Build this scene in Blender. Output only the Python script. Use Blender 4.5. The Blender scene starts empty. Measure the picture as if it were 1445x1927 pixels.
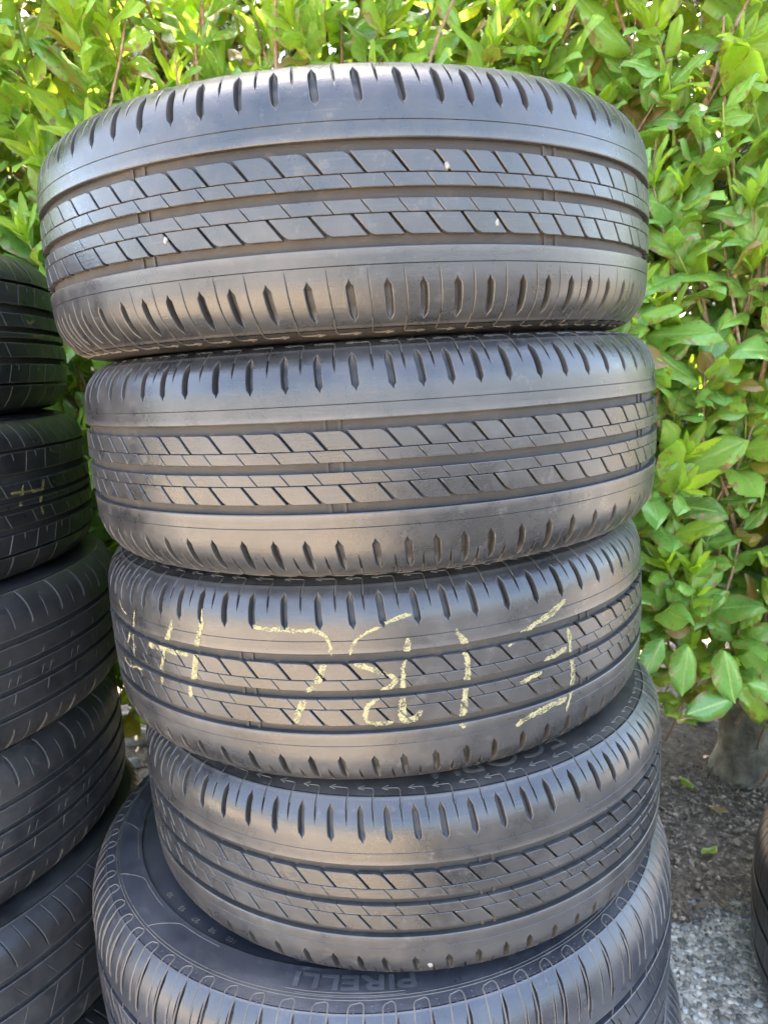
import bpy, math, random
import numpy as np
from mathutils import Vector, Matrix
from mathutils.bvhtree import BVHTree

random.seed(7)
RNG = np.random.default_rng(7)
SC = bpy.context.scene
COL = SC.collection
PI = math.pi

# ------------------------------------------------------------------ camera
CAM_POS = Vector((0.0, 0.0, 1.05))
R_ = Vector((0.99803907, -0.01204273, -0.06142473))
U_ = Vector((0.06259412, 0.1920166, 0.97939349))
F_ = Vector((0.0, 0.98131779, -0.19239387))
cam = bpy.data.cameras.new('camera')
camo = bpy.data.objects.new('camera', cam)
COL.objects.link(camo)
camo.matrix_world = Matrix(((R_.x, U_.x, -F_.x, 0), (R_.y, U_.y, -F_.y, 0), (R_.z, U_.z, -F_.z, CAM_POS.z), (0, 0, 0, 1)))
cam.sensor_fit = 'VERTICAL'
cam.sensor_height = 36
cam.sensor_width = 27
cam.lens = 1369.43 / 1927 * 36
cam.clip_start = 0.02
cam.clip_end = 400
cam.dof.use_dof = True
cam.dof.focus_distance = 0.62
cam.dof.aperture_fstop = 13.0
SC.camera = camo

# ------------------------------------------------------------------ world, sun, exposure
SUN_EL, SUN_AZ = math.radians(68), math.radians(-14)      # azimuth from +Y towards +X
world = bpy.data.worlds.new('World')
SC.world = world
world.use_nodes = True
wn = world.node_tree.nodes
wl = world.node_tree.links
sky = wn.new('ShaderNodeTexSky')
sky.sky_type = 'NISHITA'
sky.sun_disc = False
sky.sun_elevation = SUN_EL
sky.sun_rotation = SUN_AZ
sky.dust_density = 3.0
wl.new(sky.outputs[0], wn['Background'].inputs[0])
wn['Background'].inputs[1].default_value = 0.15
sun = bpy.data.lights.new('sun', 'SUN')
sun.energy = 3.7
sun.angle = math.radians(0.5)
sun.color = (1.0, 0.93, 0.82)
suno = bpy.data.objects.new('sun', sun)
COL.objects.link(suno)
to_sun = Vector((math.sin(SUN_AZ) * math.cos(SUN_EL), math.cos(SUN_AZ) * math.cos(SUN_EL), math.sin(SUN_EL)))
suno.rotation_euler = (-to_sun).to_track_quat('-Z', 'Y').to_euler()
suno.location = (0, 0, 6)
SC.view_settings.view_transform = 'Standard'
SC.view_settings.look = 'None'
SC.view_settings.gamma = 1
SC.view_settings.exposure = 3.95
SC.view_settings.use_white_balance = True
SC.view_settings.white_balance_temperature = 6800
SC.view_settings.white_balance_tint = 10
SC.view_settings.use_curve_mapping = False
SC.render.engine = 'CYCLES'
SC.cycles.use_denoising = True
SC.cycles.max_bounces = 8
SC.cycles.transparent_max_bounces = 8

# ------------------------------------------------------------------ helpers
def tag(o, label=None, cat=None, group=None, kind=None):
    if label: o['label'] = label
    if cat: o['category'] = cat
    if group: o['group'] = group
    if kind: o['kind'] = kind
    return o

def empty(name, loc, rot=(0, 0, 0)):
    o = bpy.data.objects.new(name, None)
    o.empty_display_size = 0.05
    COL.objects.link(o)
    o.location = loc
    o.rotation_euler = rot
    return o

def link(name, me, parent=None, loc=None, rot=None):
    o = bpy.data.objects.new(name, me)
    COL.objects.link(o)
    if parent: o.parent = parent
    if loc is not None: o.location = loc
    if rot is not None: o.rotation_euler = rot
    return o

def np_mesh(name, V, Q, mat, smooth=True, sharp=None, tris=None):
    """V (n,3) array, Q (m,4) quads, optional tris (k,3)."""
    me = bpy.data.meshes.new(name)
    V = np.asarray(V, dtype=np.float32)
    Q = np.asarray(Q, dtype=np.int32).reshape(-1, 4)
    T = np.asarray(tris if tris is not None else np.zeros((0, 3)), dtype=np.int32).reshape(-1, 3)
    me.vertices.add(len(V)); me.vertices.foreach_set('co', V.ravel())
    nl = Q.size + T.size
    me.loops.add(nl)
    me.loops.foreach_set('vertex_index', np.concatenate([Q.ravel(), T.ravel()]))
    me.polygons.add(len(Q) + len(T))
    st = np.concatenate([np.arange(len(Q)) * 4, Q.size + np.arange(len(T)) * 3]).astype(np.int32)
    me.polygons.foreach_set('loop_start', st)
    me.polygons.foreach_set('use_smooth', np.full(len(Q) + len(T), smooth))
    me.update(calc_edges=True)
    me.validate()
    if sharp is not None and smooth:
        me.set_sharp_from_angle(angle=math.radians(sharp))
    me.materials.append(mat)
    return me

def wear_attr(me, edge, depth):
    c = me.color_attributes.new('wear', 'FLOAT_COLOR', 'POINT')
    e = np.asarray(edge, np.float32).ravel(); d = np.asarray(depth, np.float32).ravel()
    c.data.foreach_set('color', np.stack([e, d, 0 * e, 0 * e + 1], -1).ravel())
    return me

def grid_quads(nu, nv, wrap=False, base=0):
    """verts indexed u*nv+v; quads oriented (u,v),(u,v+1),(u+1,v+1),(u+1,v)"""
    u = np.arange(nu if wrap else nu - 1)
    v = np.arange(nv - 1)
    U, Vv = np.meshgrid(u, v, indexing='ij')
    U2 = (U + 1) % nu
    q = np.stack([U * nv + Vv, U * nv + Vv + 1, U2 * nv + Vv + 1, U2 * nv + Vv], -1).reshape(-1, 4)
    return q + base

class Nodes:
    def __init__(s, name):
        s.m = bpy.data.materials.new(name)
        s.m.use_nodes = True
        s.t = s.m.node_tree
        s.n = s.t.nodes
        s.l = s.t.links
        s.b = s.n['Principled BSDF']
        s.out = s.n['Material Output']
    def new(s, t, **kw):
        n = s.n.new(t)
        for k, v in kw.items():
            if hasattr(n, k): setattr(n, k, v)
            else: n.inputs[k].default_value = v
        return n
    def link(s, a, b): s.l.new(a, b)
    def noise(s, vec, scale, detail=4, rough=0.55):
        n = s.new('ShaderNodeTexNoise')
        n.inputs['Scale'].default_value = scale
        n.inputs['Detail'].default_value = detail
        n.inputs['Roughness'].default_value = rough
        if vec is not None: s.link(vec, n.inputs['Vector'])
        return n.outputs['Fac']
    def ramp(s, fac, stops):
        r = s.new('ShaderNodeValToRGB')
        el = r.color_ramp.elements
        while len(el) < len(stops): el.new(0.5)
        for e, (p, c) in zip(el, stops):
            e.position = p
            e.color = c if len(c) == 4 else (*c, 1)
        s.link(fac, r.inputs[0])
        return r.outputs[0]
    def mix(s, fac, a, b, mode='MIX'):
        m = s.new('ShaderNodeMix', data_type='RGBA', blend_type=mode)
        for sock, v in ((m.inputs[0], fac), (m.inputs[6], a), (m.inputs[7], b)):
            if hasattr(v, 'node'): s.link(v, sock)
            else: sock.default_value = v if not isinstance(v, tuple) or len(v) == 4 else (*v, 1)
        return m.outputs[2]
    def math(s, op, a, b=0.0, c=0.0, clamp=False):
        m = s.new('ShaderNodeMath', operation=op, use_clamp=clamp)
        for i, v in enumerate((a, b, c)):
            if hasattr(v, 'node'): s.link(v, m.inputs[i])
            else: m.inputs[i].default_value = v
        return m.outputs[0]
    def bump(s, h, dist, strength=1.0):
        b = s.new('ShaderNodeBump')
        b.inputs['Distance'].default_value = dist
        b.inputs['Strength'].default_value = strength
        s.link(h, b.inputs['Height'])
        s.link(b.outputs[0], s.b.inputs['Normal'])

def rgb(r, g, b): return (r, g, b, 1)

# ------------------------------------------------------------------ materials
def rubber(name, base, dust, dust_amt, rough, grain=0.00022, streak=0.5, blotch=0.38):
    k = Nodes(name)
    geo = k.new('ShaderNodeNewGeometry')
    P = geo.outputs['Position']
    big = k.noise(P, 9, 5, 0.6)
    mid = k.noise(P, 55, 5, 0.65)
    fine = k.noise(P, 700, 3, 0.6)
    # scuff streaks that run round the tyre: noise stretched along the horizontal
    mp = k.new('ShaderNodeMapping')
    mp.inputs['Scale'].default_value = (30, 30, 520)
    k.link(P, mp.inputs[0])
    st = k.noise(mp.outputs[0], 1.0, 4, 0.6)
    # dust: patchy
    d = k.math('MULTIPLY_ADD', big, 0.9, -0.22)
    d = k.math('ADD', d, k.math('MULTIPLY', mid, 0.5))
    d = k.math('MULTIPLY', k.math('SUBTRACT', d, 0.30), dust_amt * 2.2, clamp=True)
    col = k.mix(d, rgb(*base), rgb(*dust))
    bl = k.ramp(big, [(0.35, (1 - blotch,) * 3), (0.62, (1 + 0 * blotch,) * 3)])
    col = k.mix(1.0, col, bl, 'MULTIPLY')
    sc = k.ramp(st, [(0.60, (0, 0, 0)), (0.75, (1, 1, 1))])
    col = k.mix(k.math('MULTIPLY', sc, 0.26 * streak), col, rgb(0.13, 0.12, 0.11))
    sp = k.ramp(fine, [(0.70, (0, 0, 0)), (0.76, (1, 1, 1))])
    col = k.mix(k.math('MULTIPLY', sp, 0.32), col, rgb(0.25, 0.24, 0.22))
    # dried splashes of mud and pale scuffs with edges of their own
    blob = k.noise(P, 70, 7, 0.75)
    bm_ = k.ramp(blob, [(0.575, (0, 0, 0)), (0.625, (1, 1, 1))])
    gate = k.ramp(k.noise(P, 7.3, 2, 0.5), [(0.42, (0, 0, 0)), (0.55, (1, 1, 1))])
    bm_ = k.math('MULTIPLY', k.math('MULTIPLY', bm_, gate), k.math('MULTIPLY', mid, 0.85), clamp=True)
    col = k.mix(k.math('MULTIPLY', bm_, 0.75 * dust_amt), col, rgb(*(2.1 * x for x in dust)))
    wa = k.new('ShaderNodeAttribute', attribute_name='wear')
    ws = k.new('ShaderNodeSeparateColor')
    k.link(wa.outputs['Color'], ws.inputs[0])
    col = k.mix(k.math('MULTIPLY', ws.outputs[1], 0.30), col, rgb(*(0.8 * x for x in dust)))
    col = k.mix(k.math('MULTIPLY', ws.outputs[0], k.math('MULTIPLY_ADD', mid, 1.2, -0.1, clamp=True)), col, rgb(*(1.25 * x for x in dust)))
    k.link(col, k.b.inputs['Base Color'])
    rr = k.math('MULTIPLY_ADD', mid, 0.28, rough - 0.14)
    rr = k.math('ADD', rr, k.math('MULTIPLY', d, 0.22))
    rr = k.math('ADD', rr, k.math('MULTIPLY', bm_, 0.2))
    rr = k.math('ADD', rr, k.math('MULTIPLY', ws.outputs[1], 0.25))
    k.link(rr, k.b.inputs['Roughness'])
    k.b.inputs['Specular IOR Level'].default_value = 0.5
    h = k.math('ADD', k.math('MULTIPLY', fine, 0.6), k.math('MULTIPLY', st, 0.5))
    h = k.math('ADD', h, k.math('MULTIPLY', mid, 0.9))
    k.bump(h, grain)
    return k.m

M = {}
M['rubber'] = rubber('worn_rubber', (0.0165, 0.017, 0.0185), (0.052, 0.048, 0.043), 0.62, 0.27)
M['rubber_side'] = rubber('sidewall_rubber', (0.017, 0.0165, 0.0165), (0.055, 0.045, 0.034), 0.6, 0.42)
M['groove'] = rubber('dusty_groove_rubber', (0.017, 0.0145, 0.0125), (0.056, 0.042, 0.030), 0.75, 0.7, 0.0002)
M['line'] = rubber('dusty_ridge_rubber', (0.045, 0.040, 0.035), (0.12, 0.10, 0.075), 0.7, 0.6)
M['rubber_big'] = rubber('grey_blue_rubber', (0.016, 0.018, 0.024), (0.052, 0.051, 0.052), 0.45, 0.30)
M['letter'] = rubber('worn_letter_rubber', (0.026, 0.028, 0.034), (0.075, 0.072, 0.070), 0.5, 0.45)
M['rubber_dark'] = rubber('black_rubber', (0.007, 0.008, 0.009), (0.032, 0.031, 0.028), 0.38, 0.30, streak=0.25)  # near-black base with sparse dust
M['groove_dark'] = rubber('black_groove_rubber', (0.010, 0.010, 0.010), (0.035, 0.031, 0.026), 0.4, 0.75)
M['line_dark'] = rubber('dust_highlight_edge', (0.032, 0.032, 0.033), (0.085, 0.078, 0.068), 0.6, 0.6)  # pale colour paints edge highlights along with dust
M['rubber_mid'] = rubber('dark_grey_rubber', (0.012, 0.013, 0.015), (0.058, 0.054, 0.048), 0.45, 0.36)

def chalk_mat(name, col):
    k = Nodes(name)
    geo = k.new('ShaderNodeNewGeometry')
    n = k.noise(geo.outputs['Position'], 900, 3, 0.7)
    n2 = k.noise(geo.outputs['Position'], 140, 3, 0.6)
    a = k.math('ADD', k.math('MULTIPLY', n, 0.8), k.math('MULTIPLY', n2, 0.6))
    a = k.ramp(a, [(0.56, (0, 0, 0)), (0.72, (1, 1, 1))])
    k.b.inputs['Base Color'].default_value = rgb(*col)
    k.b.inputs['Roughness'].default_value = 0.9
    k.link(a, k.b.inputs['Alpha'])
    return k.m
M['chalk'] = chalk_mat('yellow_chalk', (0.19, 0.17, 0.085))
M['chalk_faded'] = chalk_mat('faded_yellow_chalk', (0.085, 0.075, 0.022))

def leaf_material():
    k = Nodes('laurel_leaf')
    at = k.new('ShaderNodeAttribute', attribute_name='tint')
    uv = k.new('ShaderNodeUVMap')
    sep = k.new('ShaderNodeSeparateXYZ')
    k.link(uv.outputs[0], sep.inputs[0])
    u, v = sep.outputs[0], sep.outputs[1]
    tr = k.new('ShaderNodeSeparateColor')
    k.link(at.outputs['Color'], tr.inputs[0])
    tint, rnd, dry = tr.outputs[0], tr.outputs[1], tr.outputs[2]
    geo = k.new('ShaderNodeNewGeometry')
    nz = k.noise(geo.outputs['Position'], 38, 4, 0.6)
    col = k.ramp(tint, [(0.0, (0.014, 0.050, 0.014)), (0.35, (0.115, 0.270, 0.055)), (0.65, (0.215, 0.365, 0.052)), (1.0, (0.36, 0.47, 0.035))])  # darkest stop paints the shade inside the hedge into the leaves
    col = k.mix(k.math('MULTIPLY', k.math('SUBTRACT', nz, 0.42), 1.6, clamp=True), col, rgb(0.17, 0.24, 0.045))
    # midrib and side veins
    du = k.math('ABSOLUTE', k.math('SUBTRACT', u, 0.5))
    rib = k.ramp(du, [(0.018, (1, 1, 1)), (0.05, (0, 0, 0))])
    ph = k.math('ADD', k.math('MULTIPLY', v, 62.0), k.math('MULTIPLY', du, -34.0))
    vein = k.ramp(k.math('SINE', ph), [(0.93, (0, 0, 0)), (1.0, (1, 1, 1))])
    m = k.math('ADD', k.math('MULTIPLY', rib, 0.75), k.math('MULTIPLY', vein, 0.22), clamp=True)
    col = k.mix(m, col, rgb(0.30, 0.38, 0.10))
    # brown damaged edges and spots
    e = k.math('MULTIPLY', du, 2.0)
    nz2 = k.noise(geo.outputs['Position'], 90, 3, 0.6)
    br = k.math('ADD', k.math('MULTIPLY', e, 0.35), nz2)
    br = k.math('ADD', br, k.math('MULTIPLY', dry, 0.5))
    brm = k.ramp(br, [(0.86, (0, 0, 0)), (0.93, (1, 1, 1))])
    col = k.mix(brm, col, rgb(0.20, 0.11, 0.04))
    k.link(col, k.b.inputs['Base Color'])
    k.b.inputs['Roughness'].default_value = 0.36
    k.link(k.math('MULTIPLY_ADD', nz2, 0.25, 0.16), k.b.inputs['Roughness'])
    hh = k.math('ADD', k.math('MULTIPLY', rib, -0.6), k.math('MULTIPLY', vein, -0.35))
    hh = k.math('ADD', hh, k.math('MULTIPLY', nz, 1.2))
    k.bump(hh, 0.0012)
    tl = k.new('ShaderNodeBsdfTranslucent')
    tc = k.mix(0.55, col, rgb(0.36, 0.48, 0.03))
    tc = k.mix(1.0, tc, rgb(1.5, 1.5, 1.2), 'MULTIPLY')
    k.link(tc, tl.inputs[0])
    ms = k.new('ShaderNodeMixShader')
    k.link(k.math('MULTIPLY_ADD', tint, 0.62, 0.10), ms.inputs[0])
    k.link(k.b.outputs[0], ms.inputs[1])
    k.link(tl.outputs[0], ms.inputs[2])
    k.link(ms.outputs[0], k.out.inputs[0])
    return k.m
M['leaf'] = leaf_material()

def simple(name, stops, scale, rough=0.85, bump=0.0, detail=5, vec='pos', bscale=None):
    k = Nodes(name)
    geo = k.new('ShaderNodeNewGeometry')
    n = k.noise(geo.outputs['Position'], scale, detail, 0.62)
    k.link(k.ramp(n, stops), k.b.inputs['Base Color'])
    k.b.inputs['Roughness'].default_value = rough
    if bump: k.bump(k.noise(geo.outputs['Position'], bscale or scale * 3, 5, 0.65), bump)
    return k.m
M['bark'] = simple('reddish_bark', [(0.3, (0.13, 0.075, 0.045)), (0.55, (0.27, 0.165, 0.10)), (0.75, (0.38, 0.29, 0.20))], 160, 0.85, 0.0015)
M['green_stem'] = simple('green_stem', [(0.3, (0.13, 0.20, 0.03)), (0.7, (0.28, 0.34, 0.06))], 60, 0.6)
M['trunk'] = simple('grey_bark', [(0.3, (0.07, 0.058, 0.038)), (0.5, (0.15, 0.127, 0.088)), (0.72, (0.27, 0.24, 0.17))], 28, 0.9, 0.006)
M['stone'] = simple('pale_stone', [(0.3, (0.13, 0.11, 0.085)), (0.7, (0.28, 0.25, 0.20))], 90, 0.8, 0.001)
M['white_stone'] = simple('white_stone', [(0.3, (0.09, 0.083, 0.07)), (0.7, (0.22, 0.20, 0.17))], 300, 0.7)

def attr_mat(name, stops, rough, attr='tint'):
    k = Nodes(name)
    at = k.new('ShaderNodeAttribute', attribute_name=attr)
    tr = k.new('ShaderNodeSeparateColor')
    k.link(at.outputs['Color'], tr.inputs[0])
    k.link(k.ramp(tr.outputs[0], stops), k.b.inputs['Base Color'])
    k.b.inputs['Roughness'].default_value = rough
    return k.m
M['pebble'] = attr_mat('aggregate_pebble', [(0, (0.06, 0.06, 0.055)), (0.45, (0.19, 0.185, 0.165)), (0.75, (0.34, 0.33, 0.30)), (1, (0.60, 0.585, 0.54))], 0.6)
M['chip'] = attr_mat('bark_chip', [(0, (0.06, 0.045, 0.033)), (0.5, (0.16, 0.12, 0.087)), (0.85, (0.26, 0.205, 0.15)), (1, (0.38, 0.31, 0.23))], 0.9)

def concrete_mat():
    k = Nodes('exposed_aggregate_concrete')
    geo = k.new('ShaderNodeNewGeometry')
    P = geo.outputs['Position']
    vo = k.new('ShaderNodeTexVoronoi')
    vo.inputs['Scale'].default_value = 95
    k.link(P, vo.inputs['Vector'])
    sp = k.new('ShaderNodeSeparateColor')
    k.link(vo.outputs['Color'], sp.inputs[0])
    st = k.ramp(sp.outputs[0], [(0.0, (0.20, 0.17, 0.13)), (0.5, (0.34, 0.30, 0.24)), (0.85, (0.46, 0.42, 0.35)), (1.0, (0.62, 0.58, 0.50))])
    edge = k.ramp(vo.outputs['Distance'], [(0.35, (1, 1, 1)), (0.75, (0, 0, 0))])
    base = k.ramp(k.noise(P, 60, 5, 0.65), [(0.3, (0.24, 0.225, 0.195)), (0.7, (0.42, 0.395, 0.345))])
    col = k.mix(edge, base, st)
    k.link(col, k.b.inputs['Base Color'])
    k.b.inputs['Roughness'].default_value = 0.8
    k.bump(edge, 0.003)
    return k.m
M['concrete'] = concrete_mat()
M['soil'] = simple('dark_soil', [(0.28, (0.07, 0.053, 0.039)), (0.5, (0.16, 0.122, 0.088)), (0.72, (0.27, 0.21, 0.15))], 45, 0.95, 0.010, 8, bscale=110)

# ------------------------------------------------------------------ tyre profiles
def crown(R, hw, z):
    z = np.abs(np.asarray(z, float))
    zs, ze = 0.56 * hw, 0.94 * hw
    d = 0.0165 * np.clip((z - zs) / (ze - zs), 0, 2) ** 2.65
    return R - 0.6 * z * z - d

def crown_normal(R, hw, z):
    z = np.asarray(z, float)
    e = 1e-4
    dr = (crown(R, hw, z + e) - crown(R, hw, z - e)) / (2 * e)
    n = np.stack([np.ones_like(dr), -dr], -1)
    return n / np.linalg.norm(n, axis=-1, keepdims=True)

def cyl(r, th, z):
    return np.stack([r * np.sin(th), -r * np.cos(th), z + 0 * th], -1)

def revolve(name, prof, mat, seg=240, smooth=True, sharp=38):
    prof = np.asarray(prof, float)
    th = np.linspace(0, 2 * PI, seg, endpoint=False)
    V = cyl(prof[None, :, 0], th[:, None], prof[None, :, 1] + 0 * th[:, None]).reshape(-1, 3)
    return np_mesh(name, V, grid_quads(seg, len(prof), True), mat, smooth, sharp)

def smooth_profile(pts, n=4):
    """Catmull-Rom through pts"""
    P = np.asarray(pts, float)
    Q = np.vstack([2 * P[0] - P[1], P, 2 * P[-1] - P[-2]])
    out = []
    for i in range(1, len(Q) - 2):
        for t in np.linspace(0, 1, n, endpoint=False):
            a, b, c, d = Q[i - 1], Q[i], Q[i + 1], Q[i + 2]
            out.append(0.5 * ((2 * b) + (c - a) * t + (2 * a - 5 * b + 4 * c - d) * t * t + (3 * b - a - 3 * c + d) * t ** 3))
    out.append(P[-1])
    return np.array(out)

# a cut: c(fraction of the pitch), hw(z)->half width, dp(z)->depth, path(z)->metres
def ring_band(name, R, hw, zrows, rowdepth, pitches, cuts, mat, lean=None, fill=0.010, chamfer=0.0005):
    zrows = np.asarray(zrows, float)
    rb = crown(R, hw, zrows)
    nb = crown_normal(R, hw, zrows)
    rowdepth = np.asarray(rowdepth, float)
    nr = len(zrows)
    leanv = np.zeros(nr) if lean is None else np.array([lean(z) for z in zrows])
    S, D = [], []
    s0 = 0.0
    for L in pitches:
        cols = [(leanv + 0.0, np.zeros(nr))]
        for (c, fw, fd, fp) in sorted(cuts, key=lambda q: q[0]):
            w = np.array([max(fw(z), 0.00004) for z in zrows])
            d = np.array([fd(z) for z in zrows])
            p = np.array([fp(z) for z in zrows]) + c * L + leanv
            k = np.minimum(chamfer, w * 2)
            ch = np.minimum(0.00035, d)
            cols += [(p - w - k, 0 * d), (p - w, ch), (p - w * 0.8, d), (p + w * 0.8, d), (p + w, ch), (p + w + k, 0 * d)]
        cols.append((leanv + L, np.zeros(nr)))
        full = []
        for i in range(len(cols) - 1):
            full.append(cols[i])
            if i % 6 == 0:
                gap = float(np.mean(cols[i + 1][0] - cols[i][0]))
                n = int(gap // fill)
                for j in range(1, n + 1):
                    t = j / (n + 1)
                    full.append((cols[i][0] * (1 - t) + cols[i + 1][0] * t, np.zeros(nr)))
        for s, d in full:
            S.append(s + s0); D.append(d)
        s0 += L
    S = np.array(S); D = np.array(D)
    tot = np.maximum(D, rowdepth[None, :])
    th = S / s0 * 2 * PI
    r = rb[None, :] - nb[None, :, 0] * tot
    z = zrows[None, :] - nb[None, :, 1] * tot
    V = np.stack([r * np.sin(th), -r * np.cos(th), z], -1).reshape(-1, 3)
    q = grid_quads(len(S), nr, True)
    me = np_mesh(name, V, q, mat, True, 32)
    e = ((D > 0) & (D < 0.0004)).astype(float)
    e[:, 2] = 1.0; e[:, -3] = 1.0
    return wear_attr(me, e, np.clip(tot / 0.003, 0, 1))

def lens(z0, z1, w, edge=0.2):
    """half width that tapers to points at both ends"""
    def f(z):
        t = (z - z0) / (z1 - z0)
        if t <= 0 or t >= 1: return 0.0
        a = min(1.0, min(t, 1 - t) / edge)
        return w * a
    return f

def deep(z0, z1, d, edge=0.25):
    def f(z):
        t = (z - z0) / (z1 - z0)
        if t <= 0 or t >= 1: return 0.0
        return d * min(1.0, min(t, 1 - t) / edge) ** 0.7
    return f

def zline(slope, z0, curve=0.0):
    return lambda z: slope * (z0 - z) + curve * (z0 - z) ** 2

def rows(za, zb, n): return list(np.linspace(za, zb, n))

# strips laid on the outer surface: list of polylines in (s metres round the tyre, r, z)
def surface_strip(polys, width, height, nfun):
    """polys: list of (m,3) arrays of (theta, r, z); nfun(theta,r,z)->outward normal; triangular ridge"""
    Vs, Qs, b = [], [], 0
    for P, w in polys:
        P = np.asarray(P, float)
        X = cyl(P[:, 1], P[:, 0], P[:, 2])
        N = nfun(P)
        T = np.gradient(X, axis=0)
        T /= np.linalg.norm(T, axis=1, keepdims=True) + 1e-12
        B = np.cross(N, T)
        B /= np.linalg.norm(B, axis=1, keepdims=True) + 1e-12
        wv = np.asarray(w)[..., None] if np.ndim(w) else w
        a = X + B * wv * 0.5 - N * 0.0003
        c = X - B * wv * 0.5 - N * 0.0003
        m1 = X + B * wv * 0.22 + N * height
        m2 = X - B * wv * 0.22 + N * height
        V = np.stack([a, m1, m2, c], 1).reshape(-1, 3)
        Vs.append(V); Qs.append(grid_quads(len(P), 4, False, b)); b += len(V)
    return np.concatenate(Vs), np.concatenate(Qs)

def subdiv(P, step):
    P = np.asarray(P, float)
    out = [P[0]]
    for a, b in zip(P[:-1], P[1:]):
        n = max(1, int(np.linalg.norm(b - a) / step))
        for i in range(1, n + 1): out.append(a + (b - a) * i / n)
    return np.array(out)

class Surf:
    """the outside of a tyre as a curve: arc parameter t (metres from the crown centre to the bead) -> r, z, normal"""
    def __init__(self, R, hw, side):
        zc = np.linspace(0, 0.94 * hw, 60)
        pr = np.c_[crown(R, hw, zc), zc]
        self.P = np.vstack([pr[:-1], np.asarray(side)])
        d = np.linalg.norm(np.diff(self.P, axis=0), axis=1)
        self.t = np.concatenate([[0], np.cumsum(d)])
        g = np.gradient(self.P, self.t, axis=0)
        self.n = np.c_[g[:, 1], -g[:, 0]]
        self.n /= np.linalg.norm(self.n, axis=1, keepdims=True)
    def at(self, t):
        r = np.interp(t, self.t, self.P[:, 0]); z = np.interp(t, self.t, self.P[:, 1])
        n = np.stack([np.interp(t, self.t, self.n[:, 0]), np.interp(t, self.t, self.n[:, 1])], -1)
        return r, z, n
    def t_of_z(self, z):
        i = np.argmax(self.P[:, 1])
        return float(np.interp(z, self.P[:i, 1], self.t[:i]))
    def t_of_r(self, r):
        return float(np.interp(-r, -self.P[:, 0], self.t))

def strips_on(surf, R, polys, height, flip=False):
    """polys: list of (points [(s,t)], width); s along the circumference at radius R"""
    Vs, Qs, b = [], [], 0
    for pts, w in polys:
        st = subdiv(pts, 0.0035)
        r, z, n = surf.at(st[:, 1])
        th = st[:, 0] / R
        X = cyl(r, th, z)
        N = cyl(n[:, 0], th, n[:, 1])
        T = np.gradient(X, axis=0); T /= np.linalg.norm(T, axis=1, keepdims=True) + 1e-12
        B = np.cross(N, T)
        off = [(0.5, -0.0004), (0.25, height), (-0.25, height), (-0.5, -0.0004)]
        V = np.stack([X + B * w * o + N * h for o, h in off], 1).reshape(-1, 3)
        Vs.append(V); Qs.append(grid_quads(len(st), 4, False, b)[:, ::-1]); b += len(V)
    V, Q = np.concatenate(Vs), np.concatenate(Qs)
    if flip: V = V * np.array([1, -1, -1]) * np.array([1, -1, 1]) if False else np.c_[-V[:, 0], V[:, 1], -V[:, 2]]
    return V, Q

def side_profile(R, hw, protector=0.0):
    """from the shoulder (r at .94 hw) round the sidewall to the bead and back inside"""
    k = R / 0.3175
    h = hw / 0.0975
    rs = float(crown(R, hw, 0.94 * hw))
    if not protector:
        pts = [(rs, 0.94 * hw), (rs - 0.012 * k, 0.0955 * h), (0.268 * k, 0.0975 * h), (0.245 * k, 0.0965 * h), (0.225 * k, 0.0915 * h),
               (0.212 * k, 0.0845 * h), (0.2035 * k, 0.079 * h), (0.2015 * k, 0.072 * h), (0.205 * k, 0.067 * h)]
        return smooth_profile(pts, 5)
    pts = [(rs, 0.94 * hw), (rs - 0.010, 0.0935 * h), (R - 0.046, 0.0955 * h), (R - 0.062, 0.0972 * h)]
    a = smooth_profile(pts, 5)
    b = [(R - 0.0640, 0.0976 * h), (R - 0.0655, 0.0976 * h), (R - 0.0675, 0.0955 * h), (R - 0.078, 0.0950 * h), (R - 0.1, 0.0935 * h),
         (R - 0.120, 0.088 * h), (R - 0.134, 0.079 * h), (R - 0.137, 0.072 * h), (R - 0.133, 0.067 * h)]
    return np.vstack([a, smooth_profile(b, 4)])

def inner_profile(R, hw):
    k = R / 0.3175; h = hw / 0.0975
    rb = 0.205 * k
    half = [(rb, 0.067 * h), (0.222 * k, 0.080 * h), (0.25 * k, 0.0885 * h), (0.275 * k, 0.084 * h), (0.293 * k, 0.066 * h), (0.300 * k, 0.035 * h), (0.302 * k, 0.0)]
    a = smooth_profile(half, 4)
    return np.vstack([a, (a * np.array([1, -1]))[::-1][1:]])

# ------------------------------------------------------------------ text on the sidewall
def text_mesh(body, size, extrude=0.0005, bold=0.0):
    cu = bpy.data.curves.new('txt', 'FONT')
    cu.body = body; cu.size = size; cu.extrude = extrude; cu.offset = bold
    cu.align_x = 'CENTER'; cu.resolution_u = 3
    ob = bpy.data.objects.new('txt', cu)
    COL.objects.link(ob)
    dg = bpy.context.evaluated_depsgraph_get()
    dg.update()
    me = bpy.data.meshes.new_from_object(ob.evaluated_get(dg))
    bpy.data.objects.remove(ob)
    return me

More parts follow.
